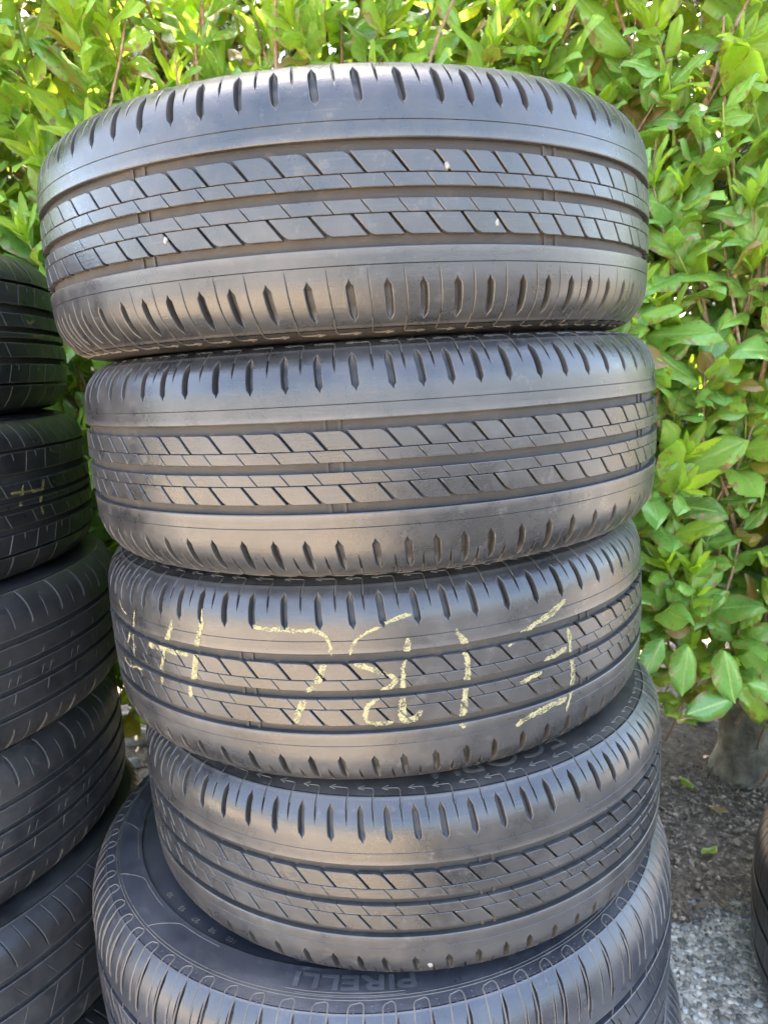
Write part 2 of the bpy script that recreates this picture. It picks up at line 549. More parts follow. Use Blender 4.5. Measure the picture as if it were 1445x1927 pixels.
def wrap_text(name, body, size, surf, r0, theta0, parent, loc, mat, stretch=1.0, extrude=0.0006, bold=0.0, outline=False):
    """letters raised on the upper sidewall, their tops towards the tread"""
    me = text_mesh(body, size, extrude, bold)
    n = len(me.vertices)
    co = np.empty(n * 3, np.float32)
    me.vertices.foreach_get('co', co)
    co = co.reshape(-1, 3)
    th = theta0 - co[:, 0] * stretch / (r0 + size * 0.35)
    rr = r0 + co[:, 1]
    t = np.interp(-rr, -surf.P[:, 0], surf.t)
    r, z, nn = surf.at(t)
    h = co[:, 2] + extrude * 0.2
    V = np.stack([(r + nn[:, 0] * h) * np.sin(th), -(r + nn[:, 0] * h) * np.cos(th), z + nn[:, 1] * h], -1).astype(np.float32)
    me.vertices.foreach_set('co', V.ravel())
    me.update()
    me.materials.clear(); me.materials.append(mat)
    o = link(name, me, parent, loc)
    return o

# ------------------------------------------------------------------ chalk writing
def in_groove(z, gro): return any(a < z < b for a, b in gro)

def chalk_mesh(name, strokes, R, hw, gro, rz, mat, skip=None, seed=1):
    rg = np.random.default_rng(seed)
    Vs, Qs = [], []
    b = 0
    for w, pts in strokes:
        P = np.asarray(pts, float) / 1000.0
        P = subdiv(P, 0.0012)
        # smooth the path
        for _ in range(3):
            P[1:-1] = 0.25 * P[:-2] + 0.5 * P[1:-1] + 0.25 * P[2:]
        T = np.gradient(P, axis=0); T /= np.linalg.norm(T, axis=1, keepdims=True) + 1e-9
        Nn = np.c_[-T[:, 1], T[:, 0]]
        n = len(P)
        env = np.clip(np.minimum(np.arange(n), np.arange(n)[::-1]) / 4.0 + 0.35, 0, 1)
        wob = 1 + 0.38 * np.convolve(rg.normal(size=n + 8), np.ones(9) / 3, 'same')[:n]
        w = w * 1.08
        wl = w / 2000.0 * env * wob
        wr = w / 2000.0 * env * (1 + 0.22 * rg.normal(size=n))
        offs = np.linspace(-1, 1, 7)
        G = np.stack([P + Nn * np.where(o > 0, wl, wr)[:, None] * o for o in offs], 1)      # n,7,2
        s, z = G[..., 0], G[..., 1]
        r = crown(R, hw, z) + 0.0003
        th = s / R - rz
        V = np.stack([r * np.sin(th), -r * np.cos(th), z], -1).reshape(-1, 3)
        q = grid_quads(n, 7, False, 0)
        cz = z.reshape(-1)[q].mean(1); cs = s.reshape(-1)[q].mean(1)
        keep = np.array([not in_groove(a, gro) for a in cz])
        if skip is not None: keep &= np.array([not skip(a - rz * R, c) for a, c in zip(cs, cz)])
        Vs.append(V); Qs.append(q[keep] + b); b += len(V)
    return np_mesh(name, np.concatenate(Vs), np.concatenate(Qs), mat, True)

# ------------------------------------------------------------------ TYRE A: the four worn tyres of the middle stack
RA, HA = 0.3175, 0.0976
rs = random.Random(11)
PA = [rs.choice([0.031, 0.0272, 0.0272, 0.0235]) for _ in range(73)]
kA = 2 * PI * RA / sum(PA)
CLS = sorted(set(PA))
PA = [p * kA for p in PA]
CLS = [c * kA for c in CLS]
G1 = (0.0283, 0.0363); G2 = (-0.0042, 0.0036); G3 = (-0.0363, -0.0292)
# symmetrical: rib A is turned by half a turn to make rib B
RIB_T, RIB_B, RIB_M = 0.0283, 0.0040, 0.0134
SLOPE = 0.80

def block_mesh(name, L, zt, zb, gap, rc_h, rc_w, thin):
    """one tread block at theta=0: slanted sides, rounded upper right corner, small chamfer, walls down to the groove"""
    nz = 7
    v = np.array([0, 0.02, 0.06, 0.14, 0.26, 0.45, 0.7, 0.97, 1.0]) if rc_w > 0 else np.array([0, 0.05, 0.5, 0.95, 1.0])
    z = zt + (zb - zt) * v
    base = SLOPE * (RIB_T - z)
    left = base + gap / 2
    right = base + L - gap / 2
    if rc_w > 0:
        q = np.clip(1 - (zt - z) / rc_h, 0, 1)
        right = right - rc_w * (1 - np.sqrt(np.clip(1 - q * q, 0, 1)))
    ch = 0.00055
    u = np.array([0, 0.02, 0.25, 0.5, 0.75, 0.98, 1.0])
    W = right - left
    S = np.empty((len(u), len(z)))
    for i, uu in enumerate(u):
        S[i] = left + W * uu
    S[1] = left + ch; S[-2] = right - ch
    H = np.zeros_like(S)
    H[0] = H[-1] = -0.0004
    H[:, 0] = H[:, -1] = -0.0004
    r = crown(RA, HA, z)[None, :] + H
    th = S / RA
    V = np.stack([r * np.sin(th), -r * np.cos(th), np.broadcast_to(z, S.shape)], -1)
    nv = len(z); nu = len(u)
    verts = [V.reshape(-1, 3)]
    quads = [grid_quads(nu, nv)]
    b = nu * nv
    # walls
    ring = [(i, 0) for i in range(nu)] + [(nu - 1, j) for j in range(1, nv)] + [(i, nv - 1) for i in range(nu - 2, -1, -1)] + [(0, j) for j in range(nv - 2, 0, -1)]
    top = np.array([V[i, j] for i, j in ring])
    dr = 0.0062
    rad = np.hypot(top[:, 0], top[:, 1])
    low = top.copy(); low[:, :2] *= ((rad - dr) / rad)[:, None]
    m = len(ring)
    verts += [top, low]
    k = np.arange(m); k2 = (k + 1) % m
    quads.append(np.stack([b + k, b + k2, b + m + k2, b + m + k], -1))
    me = np_mesh(name, np.concatenate(verts), np.concatenate(quads), M['rubber'], True, 40)
    e = np.zeros((nu, nv)); e[0] = e[-1] = 1; e[:, 0] = e[:, -1] = 1
    return wear_attr(me, np.concatenate([e.ravel(), np.ones(m), np.zeros(m)]), np.concatenate([np.zeros(nu * nv), np.zeros(m), np.ones(m)]))

BLK = {}
for ci, L in enumerate(CLS):
    BLK['u', ci] = block_mesh('tread_block', L, RIB_T, RIB_M + 0.0003, 0.0027, 0.0036, 0.0044, False)
    BLK['l', ci] = block_mesh('tread_block', L, RIB_M - 0.0003, RIB_B, 0.0009, 0, 0, True)

zs_rows = [0.0363, 0.0364, 0.0372, 0.042, 0.0478, 0.0482, 0.0486, 0.053, 0.0575, 0.060, 0.0625, 0.065, 0.068, 0.071, 0.074, 0.0765, 0.079, 0.0815, 0.0835, 0.0855, 0.0872, 0.0886, 0.09, 0.0912, 0.0918]
rd = np.zeros(len(zs_rows)); rd[0] = 0.0065; rd[1] = 0.0006; rd[5] = 0.0005; rd[-1] = 0.003
def shoulder_A(variant):
    slot = (0.30, lens(0.0585, 0.0868, 0.0031, 0.15), deep(0.0585, 0.0868, 0.0072, 0.2), lambda z: 0.10 * (0.072 - z))
    if variant == 0:
        sipe = (0.80, lens(0.0725, 0.0915, 0.0009, 0.25), deep(0.0725, 0.0915, 0.0030, 0.3), lambda z: 0.10 * (0.072 - z))
    else:
        sipe = (0.80, lens(0.0500, 0.0915, 0.00030, 0.12), deep(0.0500, 0.0915, 0.0016, 0.15), lambda z: 0.10 * (0.072 - z))
    r2 = rd.copy()
    if variant == 1: r2[5] = 0.0007
    return ring_band('shoulder_rib', RA, HA, zs_rows, r2, PA, [slot, sipe], M['rubber'], fill=0.0075)
SHO = [shoulder_A(0), shoulder_A(1)]

sideA = side_profile(RA, HA)
surfA = Surf(RA, HA, sideA)
SIDE_A = revolve('sidewall', np.vstack([[(crown(RA, HA, 0.05) - 0.012, 0.05), (crown(RA, HA, 0.08) - 0.011, 0.08), (sideA[0, 0] - 0.0022, 0.0905)], sideA + np.array([-0.0008, 0.0])]), M['rubber_side'])
GRO_A = revolve('groove_base', [(RA - 0.013, 0.052)] + [(float(crown(RA, HA, z)) - 0.0056, z) for z in np.linspace(0.0385, -0.0385, 12)] + [(RA - 0.013, -0.052)], M['groove'], 240)
INN_A = revolve('inner_liner', inner_profile(RA, HA)[::-1], M['rubber_dark'], 160)

# raised marks on the buttress: a line that runs up from each thin sipe, turns and ends in an arrow head
def marks_A():
    polys = []
    s = 0.0
    ta, tb = surfA.t_of_z(0.084), surfA.t_of_z(0.0918) + 0.0085
    for L in PA:
        c = s + 0.80 * L - 0.0012
        e = c - 0.62 * L
        polys.append(([(c + 0.0004, ta), (c, tb - 0.003), (c - 0.0012, tb - 0.0006), (c - 0.004, tb), (e, tb)], 0.0010))
        polys.append(([(e + 0.0045, tb + 0.0030), (e - 0.0015, tb)], 0.0012))
        polys.append(([(e - 0.0015, tb), (e + 0.005, tb - 0.0022)], 0.0012))
        s += L
    return polys
mk = strips_on(surfA, RA, marks_A(), 0.00035)
MARK_A = np_mesh('shoulder_marks', mk[0], mk[1], M['line'], True)
# wear bars across the three wide grooves
def wear_bars():
    V, Q, b = [], [], 0
    for i in range(6):
        for g in (G1, G2, G3):
            for ds in (-0.006, 0.006):
                a = i * PI / 3 + 0.25
                s = np.array([-0.0016, -0.0014, 0.0014, 0.0016]) + ds
                z = np.array([g[0] - 0.001, g[1] + 0.001])
                th = a + s / RA
                h = np.array([-0.0062, -0.0042, -0.0042, -0.0062])
                for k in range(4):
                    for zz in z:
                        r = crown(RA, HA, zz) + h[k]
                        V.append((r * math.sin(th[k]), -r * math.cos(th[k]), zz))
                Q.append(grid_quads(4, 2, False, b)[:, ::-1]); b += 8
    return np.array(V), np.concatenate(Q)
wb = wear_bars()
BAR_A = np_mesh('wear_bars', wb[0], wb[1][:, ::-1], M['groove'], False)
# moulding hairs
def hairs(seed, n):
    rg = random.Random(seed)
    V, Q, b = [], [], 0
    for i in range(n):
        th = rg.uniform(-1.7, 1.7)
        t = surfA.t_of_z(0.0915) + rg.uniform(-0.004, 0.006)
        r, z, nn = surfA.at(t)
        p = Vector((r * math.sin(th), -r * math.cos(th), z))
        nrm = Vector((nn[0] * math.sin(th), -nn[0] * math.cos(th), nn[1]))
        d = (nrm * 0.6 + Vector((rg.uniform(-1, 1), rg.uniform(-0.6, 0.2), rg.uniform(-0.3, 0.8)))).normalized()
        L = rg.uniform(0.004, 0.010)
        bend = Vector((rg.uniform(-1, 1), rg.uniform(-1, 1), rg.uniform(-1, 1))) * 0.35
        x = d.orthogonal().normalized(); y = d.cross(x)
        for k in range(4):
            f = k / 3
            c = p + d * L * f + bend * L * f * f
            w = 0.00032 * (1 - 0.7 * f)
            for a in range(3):
                V.append(tuple(c + (x * math.cos(a * 2.1) + y * math.sin(a * 2.1)) * w))
        for k in range(3):
            for a in range(3):
                a2 = (a + 1) % 3
                Q.append((b + k * 3 + a, b + k * 3 + a2, b + k * 3 + 3 + a2, b + k * 3 + 3 + a))
        b += 12
    return np_mesh('moulding_hairs', np.array(V), np.array(Q), M['rubber_dark'], True)

STACK_GROUP = 'worn tyres piled in the middle stack'
def tyre_A(label, loc, rz, tilt, variant, hair_seed, hair_n):
    t = empty('tyre', (loc[0], loc[1], loc[2] - HA), (tilt[0], tilt[1], rz))
    tag(t, label, 'tyre', STACK_GROUP)
    O = (0, 0, HA)
    link('sidewall', SIDE_A, t, O)
    link('sidewall', SIDE_A, t, O, (PI, 0, 0))
    link('inner_liner', INN_A, t, O)
    link('groove_base', GRO_A, t, O)
    link('shoulder_rib', SHO[0], t, O)
    link('shoulder_rib', SHO[variant], t, O, (PI, 0, 0))
    for rot in ((0, 0, 0), (PI, 0, 0)):
        o = link('shoulder_marks', MARK_A, t, O, rot); o['kind'] = 'stuff'
    o = link('wear_bars', BAR_A, t, O); o['kind'] = 'stuff'
    if hair_n:
        o = link('moulding_hairs', hairs(hair_seed, hair_n), t, O); o['kind'] = 'stuff'
    s = 0.0
    for L in PA:
        ci = min(range(len(CLS)), key=lambda k: abs(CLS[k] - L))
        a = s / RA
        h = (s + 0.0125) / RA
        link('tread_block', BLK['u', ci], t, O, (0, 0, a))
        link('tread_block', BLK['l', ci], t, O, (0, 0, h))
        # turned half a turn about the radius: the lower rib
        link('tread_block', BLK['u', ci], t, O, (PI, 0, -a + 0.021))
        link('tread_block', BLK['l', ci], t, O, (PI, 0, -h + 0.021))
        s += L
    return t

TA = [((-0.0202, 0.8645, 1.1733), 0.30, (0.0024, 0.0018), 1), ((-0.0068, 0.8739, 0.9761), 1.75, (0.003, 0.0040), 0),
      ((-0.0141, 0.8932, 0.7816), 2.52, (-0.0040, 0.0003), 0), ((0.0063, 0.8849, 0.5866), 4.15, (-0.0040, 0.0040), 0)]
LAB_A = ['topmost worn tyre of the middle stack, thin cuts right across its lower edge',
         'second worn tyre from the top of the middle stack, sprouting fine rubber hairs',
         'worn tyre in the middle stack with yellow chalk figures scrawled across its tread',
         'lowest of the four narrow worn tyres, lying on the wide tyre in the middle stack']
tyresA = [tyre_A(LAB_A[i], TA[i][0], TA[i][1], TA[i][2], TA[i][3], 20 + i, [12, 60, 24, 16][i]) for i in range(4)]

CH3 = [(3.3, [(-110.1, 62.9), (-101.3, 59.5), (-91.8, 58.2), (-79.6, 58.6), (-66.5, 58.0), (-56.2, 58.4), (-47.4, 57.3), (-41.3, 54.0), (-38.0, 48.1), (-37.1, 43.5), (-37.4, 36.0)]), (5.2, [(-43.0, 31.0), (-48.7, 17.9), (-53.8, 9.8), (-58.1, 4.4), (-65.6, -6.6), (-70.5, -16.4), (-74.0, -26.2)]), (3.2, [(32.3, 67.0), (26.1, 66.6), (19.8, 65.0), (11.0, 61.8), (2.2, 58.0), (-6.7, 54.0), (-14.3, 49.9), (-18.4, 44.9), (-21.5, 36.0)]), (3.9, [(-19.5, 29.2), (-6.2, 22.6), (7.1, 18.4), (14.4, 14.5), (14.8, 10.5), (12.7, 7.3), (3.7, 2.7), (-4.4, -6.8), (-9.7, -10.6), (-12.6, -16.5), (-12.3, -21.9), (-8.2, -25.9), (3.1, -26.9), (10.7, -26.6)]), (5.5, [(28.1, 47.4), (27.3, 39.6), (25.9, 29.9), (24.4, 26.1), (23.1, 14.3), (21.3, 3.9), (20.1, -5.4), (19.0, -14.7), (19.0, -25.6), (24.6, -26.8), (31.2, -23.5), (35.9, -17.9)]), (5.0, [(70.4, 50.6), (73.6, 44.2), (75.9, 35.9), (76.4, 28.9), (79.1, 21.5), (78.8, 14.5), (77.4, 4.6), (76.0, -5.3), (73.5, -17.1), (71.0, -28.0), (71.2, -34.2), (72.4, -41.2)]), (4.8, [(184.6, 54.7), (171.9, 49.4), (159.9, 44.9), (148.5, 40.7), (134.1, 35.2), (117.8, 26.2)]), (5.0, [(184.1, 27.5), (186.9, 18.3), (188.2, 8.3), (188.9, 3.8), (189.4, -6.0), (190.8, -16.2), (189.8, -28.0), (188.1, -39.5), (185.7, -47.6), (183.3, -54.6)]), (4.2, [(182.4, 9.9), (168.3, 6.2), (155.1, 3.8)]), (3.6, [(152.3, -5.5), (138.7, -8.3), (128.0, -9.9)]), (4.8, [(182.8, -40.3), (167.3, -40.7), (151.4, -42.6), (136.4, -45.9), (123.3, -50.4)]), (4.8, [(-160.5, 71.5), (-161.2, 63.2), (-164.1, 50.5), (-167.0, 41.8), (-170.7, 27.8), (-173.5, 16.3), (-176.2, 6.5), (-181.1, -3.0), (-184.3, -15.9)]), (4.0, [(-198.4, 56.6), (-201.8, 48.4), (-206.2, 41.6), (-210.5, 33.0), (-213.9, 26.3), (-216.4, 17.0), (-221.5, 6.2), (-223.0, -1.3), (-225.2, -11.7)]), (4.4, [(-240.3, 24.8), (-217.1, 26.4), (-200.8, 26.2), (-180.6, 26.4)]), (2.9, [(-264.0, 54.3), (-267.2, 43.6), (-271.3, 33.6), (-273.7, 19.1), (-275.2, 7.6)]), (2.5, [(-288.6, 34.1), (-280.8, 28.5), (-290.6, 14.8)]), (1.6, [(-305.9, 57.1), (-300.3, 49.0), (-285.5, 45.9)]), (2.6, [(-308.1, 0.3), (-305.8, -8.7), (-293.7, -10.9), (-275.3, -6.5), (-259.1, -5.2)])]
STARTS = np.concatenate([[0], np.cumsum(PA)])
def wide_slot(sl, z):
    if RIB_M < z < RIB_T:
        p = (sl - SLOPE * (RIB_T - z)) % (2 * PI * RA)
    elif -RIB_T < z < -RIB_M:
        p = (-(sl - 0.021 * RA) - SLOPE * (RIB_T + z)) % (2 * PI * RA)
    elif 0.0585 < z < 0.0868:
        i = np.searchsorted(STARTS, sl % (2 * PI * RA)) - 1
        return abs((sl % (2 * PI * RA)) - STARTS[i] - 0.30 * PA[i]) < 0.0025
    else: return False
    return np.min(np.abs(STARTS - p)) < 0.0011
for q, stroke in enumerate(CH3):
    link('chalk_mark', chalk_mesh('chalk_mark', [stroke], RA, HA, [G1, G2, G3], TA[2][1], M['chalk'], wide_slot, 3 + q), tyresA[2], (0, 0, HA))
# raised lettering on the tyre under the chalked one
wrap_text('raised_lettering', 'ECOPIA', 0.034, surfA, 0.257, 0.32 - TA[3][1], tyresA[3], (0, 0, HA), M['line'], 1.3, 0.0004)
wrap_text('raised_lettering', 'ECOPIA', 0.034, surfA, 0.257, -0.75 - TA[3][1], tyresA[3], (0, 0, HA), M['line'], 1.3, 0.0004)

# ------------------------------------------------------------------ generic tyre out of ribs
def make_pitches(R, n, seed, spread=0.14):
    rg = random.Random(seed)
    p = [rg.choice([1 - spread, 1, 1 + spread]) for _ in range(n)]
    k = 2 * PI * R / sum(p)
    return [x * k for x in p]

def tyre_G(name, label, group, loc, R, hw, rz, tilt, ribs, mats, gdepth, protector=0.0, extra=None, flip_ribs=False):
    """ribs: list of (kind name, z0, z1, cuts, lean, pitches, nrows)"""
    t = empty(name, (loc[0], loc[1], loc[2] - hw), (tilt[0], tilt[1], rz))
    tag(t, label, 'tyre', group)
    O = (0, 0, hw)
    sp = side_profile(R, hw, protector)
    sf = Surf(R, hw, sp)
    k = hw / 0.0975
    pre = [(float(crown(R, hw, 0.5 * hw)) - 0.014, 0.5 * hw), (float(crown(R, hw, 0.8 * hw)) - 0.013, 0.8 * hw), (sp[0, 0] - 0.0022, 0.93 * hw)]
    sm = revolve('sidewall', np.vstack([pre, sp + np.array([-0.0008, 0])]), mats['side'])
    link('sidewall', sm, t, O); link('sidewall', sm, t, O, (PI, 0, 0))
    link('inner_liner', revolve('inner_liner', (inner_profile(R, hw) * np.array([1, 1]))[::-1], M['rubber_dark'], 120), t, O)
    link('groove_base', revolve('groove_base', [(R - 0.016, 0.62 * hw)] + [(float(crown(R, hw, z)) - gdepth, z) for z in np.linspace(0.60 * hw, -0.60 * hw, 16)] + [(R - 0.016, -0.62 * hw)], mats['groove'], 200), t, O)
    for (kn, z0, z1, cuts, lean, pit, nr) in ribs:
        zr = [z0, z0 - 0.0001, z0 - 0.0008] + rows(z0 - 0.002, z1 + 0.002, nr) + [z1 + 0.0008, z1 + 0.0001, z1]
        dd = np.zeros(len(zr)); dd[0] = gdepth + 0.001 if abs(z0) < 0.6 * hw else 0.003
        dd[-1] = gdepth + 0.001 if abs(z1) < 0.6 * hw else 0.003
        dd[1] = 0.0005; dd[-2] = 0.0005
        link(kn, ring_band(kn, R, hw, zr, dd, pit, cuts, mats['rubber'], lean), t, O)
    if extra: extra(t, sf, O, R, hw)
    return t

def cut(c, z0, z1, w, d, slope=0.0, curve=0.0, edge=0.08):
    zm = (z0 + z1) / 2
    return (c, lens(z0, z1, w, edge), deep(z0, z1, d, edge), zline(slope, zm, curve))

# ------------------------------------------------------------------ the wide tyre under the stack
RB, HB = 0.376, 0.122
matsB = dict(rubber=M['rubber_big'], side=M['rubber_big'], groove=M['groove'])
PB = make_pitches(RB, 74, 5, 0.10)
PB2 = make_pitches(RB, 96, 6, 0.10)
ribsB = [('shoulder_rib', 0.94 * HB, 0.049, [cut(0.60, 0.058, 0.1125, 0.0030, 0.0065, -0.10, 2.0, 0.15), cut(0.22, 0.062, 0.100, 0.0006, 0.0022, -0.10, 2.0, 0.3)], None, PB, 22),
         ('tread_rib', 0.041, 0.004, [cut(0.25, 0.006, 0.0405, 0.0005, 0.003, 0.55), cut(0.75, 0.022, 0.0405, 0.0009, 0.004, 0.55)], lambda z: 0.0, PB2, 10),
         ('tread_rib', -0.004, -0.041, [cut(0.25, -0.039, -0.006, 0.0005, 0.003, 0.55), cut(0.75, -0.039, -0.020, 0.0009, 0.004, 0.55)], None, PB2, 10),
         ('shoulder_rib', -0.049, -0.94 * HB, [cut(0.60, -0.1125, -0.058, 0.0030, 0.0065, 0.10, 2.0, 0.15), cut(0.22, -0.100, -0.062, 0.0006, 0.0022, 0.10, 2.0, 0.3)], None, PB, 22)]

def loops_B(t, sf, O, R, hw):
    polys = []
    s = 0.0
    ttop = sf.t_of_z(0.94 * hw) + 0.009
    tlo = sf.t_of_z(0.060)
    tm = sf.t_of_z(0.088)
    for L in PB:
        a, c = s + 0.20 * L, s + 0.66 * L
        polys.append(([(a - 0.0030, tlo + 0.004), (a - 0.0015, tm - 0.01), (a, tm + 0.004), (a + 0.0012, ttop - 0.004), (a + 0.0034, ttop - 0.001), (c - 0.0035, ttop + 0.0012),
                       (c - 0.0008, ttop - 0.0002), (c + 0.0004, ttop - 0.003), (c - 0.001, tm + 0.004), (c - 0.0035, tm - 0.01), (c - 0.006, tlo + 0.002)], 0.0018))
        s += L
    V, Q = strips_on(sf, R, polys, 0.0005)
    me = np_mesh('shoulder_loops', V, Q, M['line'], True)
    o = link('shoulder_loops', me, t, O); o['kind'] = 'stuff'
    # little dimples on the shoulder, two or three in each loop
    rg = random.Random(3)
    Vd, Td = [], []
    b = 0
    s = 0.0
    for L in PB:
        for k in range(5):
            tt = ttop - 0.005 - k * 0.0042
            ss = s + L * (0.42 if k < 3 else 0.90) + rg.uniform(-1, 1) * 0.0015
            if k >= 3: tt = ttop - 0.002 - (k - 3) * 0.005
            r, z, n = sf.at(tt)
            th = ss / R
            X = np.array([r * math.sin(th), -r * math.cos(th), z]); N = np.array([n[0] * math.sin(th), -n[0] * math.cos(th), n[1]])
            E1 = np.array([math.cos(th), math.sin(th), 0]); E2 = np.cross(N, E1)
            Vd.append(X + N * 0.0005)
            for j in range(6):
                Vd.append(X + (E1 * math.cos(j * PI / 3) + E2 * math.sin(j * PI / 3)) * 0.0011 - N * 0.0001)
            for j in range(6): Td.append((b, b + 1 + j, b + 1 + (j + 1) % 6))
            b += 7
        s += L
    me = np_mesh('shoulder_dimples', np.array(Vd), np.zeros((0, 4)), M['rubber_big'], True, tris=np.array(Td))
    o = link('shoulder_dimples', me, t, O); o['kind'] = 'stuff'
    # notches in the upper groove
    polys = []
    s = 0
    for L in PB:
        polys.append(([(s + 0.5 * L, sf.t_of_z(0.0412)), (s + 0.5 * L + 0.002, sf.t_of_z(0.0500))], 0.0016)); s += L
    V, Q = strips_on(sf, R, polys, -0.0012)
    o = link('groove_bars', np_mesh('groove_bars', V, Q, M['line'], True), t, O); o['kind'] = 'stuff'

def sidewall_B(t, sf, O, R, hw, rz):
    loops_B(t, sf, O, R, hw)
    # ring lines and sweeping flame shapes moulded into the sidewall
    polys = []
    to = sf.t_of_r(R - 0.0360)
    for d, w in ((0.0, 0.0012), (0.0028, 0.0008)):
        polys.append(([(2 * PI * R * k / 200, to + d) for k in range(201)], w))
    V, Q = strips_on(sf, R, polys, 0.0003)
    o = link('ring_lines', np_mesh('ring_lines', V, Q, M['line'], True), t, O)
    polys = []
    ti = sf.t_of_r(R - 0.063)
    for k, th0 in enumerate([-1.75, -1.45, -1.13, -0.82, 0.75, 1.02, 1.22, 1.5]):
        sgn = 1 if th0 < 0 else -1
        s0 = (th0 - rz) * R
        pts = []
        for q in np.linspace(0, 1, 16):
            pts.append((s0 + sgn * (0.105 * q ** 1.3), to + 0.002 + (ti - to - 0.003) * min(1, 1.35 * math.sin(q * PI * 0.62) - 0.0) * (1.0 if q < 0.8 else 1.0)))
        polys.append((pts, 0.0011))
    for pl in polys:
        V, Q = strips_on(sf, R, [pl], 0.0003)
        link('flame_line', np_mesh('flame_line', V, Q, M['line'], True), t, O)
    wrap_text('raised_lettering', 'PIRELLI', 0.0205, sf, R - 0.0590, -0.075 - rz, t, O, M['letter'], 1.9, 0.0008, 0.0004)
    wrap_text('raised_lettering', 'www.pirelli.com', 0.008, sf, R - 0.078, -0.17 - rz, t, O, M['line'], 1.25, 0.0005)
    for body, th in (('100', -0.53), ('98', -0.62), ('97', -0.71), ('95', -0.80), ('93', -0.9)):
        wrap_text('raised_lettering', body, 0.0085, sf, R - 0.079, th - rz, t, O, M['line'], 1.1, 0.0005)
    # frame under the maker's name
    polys = [([((-0.10 - rz + a) * R, sf.t_of_r(R - 0.0425)) for a in np.linspace(-0.17, 0.17, 30)], 0.0009),
             ([((-0.10 - rz + a) * R, sf.t_of_r(R - 0.0400)) for a in np.linspace(-0.14, 0.17, 30)], 0.0007)]
    V, Q = strips_on(sf, R, polys, 0.0003)
    link('name_underline', np_mesh('name_underline', V, Q, M['line'], True), t, O)

tyre_G('tyre', 'wide blue grey tyre with looped shoulder grooves, carrying the four narrow tyres', STACK_GROUP, (-0.032, 0.908, 0.3665), RB, HB, 0.6, (0, 0.003), ribsB, matsB, 0.006, 1.0,
       lambda t, sf, O, R, hw: sidewall_B(t, sf, O, R, hw, 0.6))
tyre_G('tyre', 'wide tyre on the ground, lowest of the middle stack', STACK_GROUP, (-0.005, 0.915, 0.122), 0.372, HB, 2.2, (0, 0), ribsB, dict(rubber=M['rubber_mid'], side=M['rubber_mid'], groove=M['groove_dark']), 0.006, 1.0, loops_B)

# ------------------------------------------------------------------ left stack
LEFT = 'dark tyres piled in the left stack'
CX, CY = -0.742, 0.943
matsC = dict(rubber=M['rubber_dark'], side=M['rubber_dark'], groove=M['groove_dark'])
matsD = dict(rubber=M['rubber_mid'], side=M['rubber_mid'], groove=M['groove_dark'])

def edge_lines(sf, R, pitches, segs, w, h, mat, t, O, name='cut_edges'):
    """pale lip beside each cut, dust and edge highlight painted together: segs = list of (fraction, z0, z1, slope, curve)"""
    polys = []
    s = 0.0
    for L in pitches:
        for (c, z0, z1, sl, cu) in segs:
            pts = []
            zm = (z0 + z1) / 2
            for z in np.linspace(z0, z1, 8):
                if z >= 0: tt = sf.t_of_z(z)
                else: tt = -sf.t_of_z(-z)
                pts.append((s + c * L + sl * (zm - z) + cu * (zm - z) ** 2, tt))
            polys.append((pts, w))
        s += L
    Vs, Qs, b = [], [], 0
    for pts, w_ in polys:
        st = np.array(pts)
        sg = np.sign(st[:, 1] + 1e-9)
        r, z, n = sf.at(np.abs(st[:, 1]))
        z = z * sg; n1 = n[:, 1] * sg
        th = st[:, 0] / R
        X = cyl(r, th, z); N = cyl(n[:, 0], th, n1)
        T = np.gradient(X, axis=0); T /= np.linalg.norm(T, axis=1, keepdims=True)
        B = np.cross(N, T)
        V = np.stack([X + B * w_ * 0.5 - N * 0.0002, X + N * h, X - B * w_ * 0.5 - N * 0.0002], 1).reshape(-1, 3)
        Vs.append(V); Qs.append(grid_quads(len(st), 3, False, b)); b += len(V)
    o = link(name, np_mesh(name, np.concatenate(Vs), np.concatenate(Qs), mat, True), t, O); o['kind'] = 'stuff'

def ribs_C(R, hw, pit):
    return [('shoulder_rib', 0.94 * hw, 0.058, [cut(0.3, 0.0585, 0.088, 0.0007, 0.0025, 0.25, -3), cut(0.8, 0.060, 0.084, 0.0004, 0.002, 0.25, -3)], None, pit, 14),
            ('tread_rib', 0.0545, 0.0300, [cut(0.3, 0.030, 0.0545, 0.0007, 0.004, -0.30, edge=0.03), cut(0.8, 0.047, 0.0545, 0.0013, 0.003, 0.2, edge=0.3)], None, pit, 9),
            ('tread_rib', 0.0200, 0.0040, [cut(0.3, 0.004, 0.020, 0.0006, 0.003, 0.45, edge=0.03)], None, pit, 6),
            ('tread_rib', -0.0020, -0.0090, [], None, pit, 3),
            ('tread_rib', -0.0140, -0.0310, [cut(0.3, -0.031, -0.014, 0.0006, 0.003, 0.45, edge=0.03)], None, pit, 6),
            ('tread_rib', -0.0385, -0.0610, [cut(0.3, -0.061, -0.0385, 0.0007, 0.004, -0.35, edge=0.03), cut(0.8, -0.046, -0.0385, 0.0013, 0.003, 0.0, edge=0.3)], None, pit, 9),
            ('shoulder_rib', -0.0635, -0.94 * hw, [cut(0.3, -0.0885, -0.064, 0.0007, 0.0025, -0.1, 3)], None, pit, 12)]
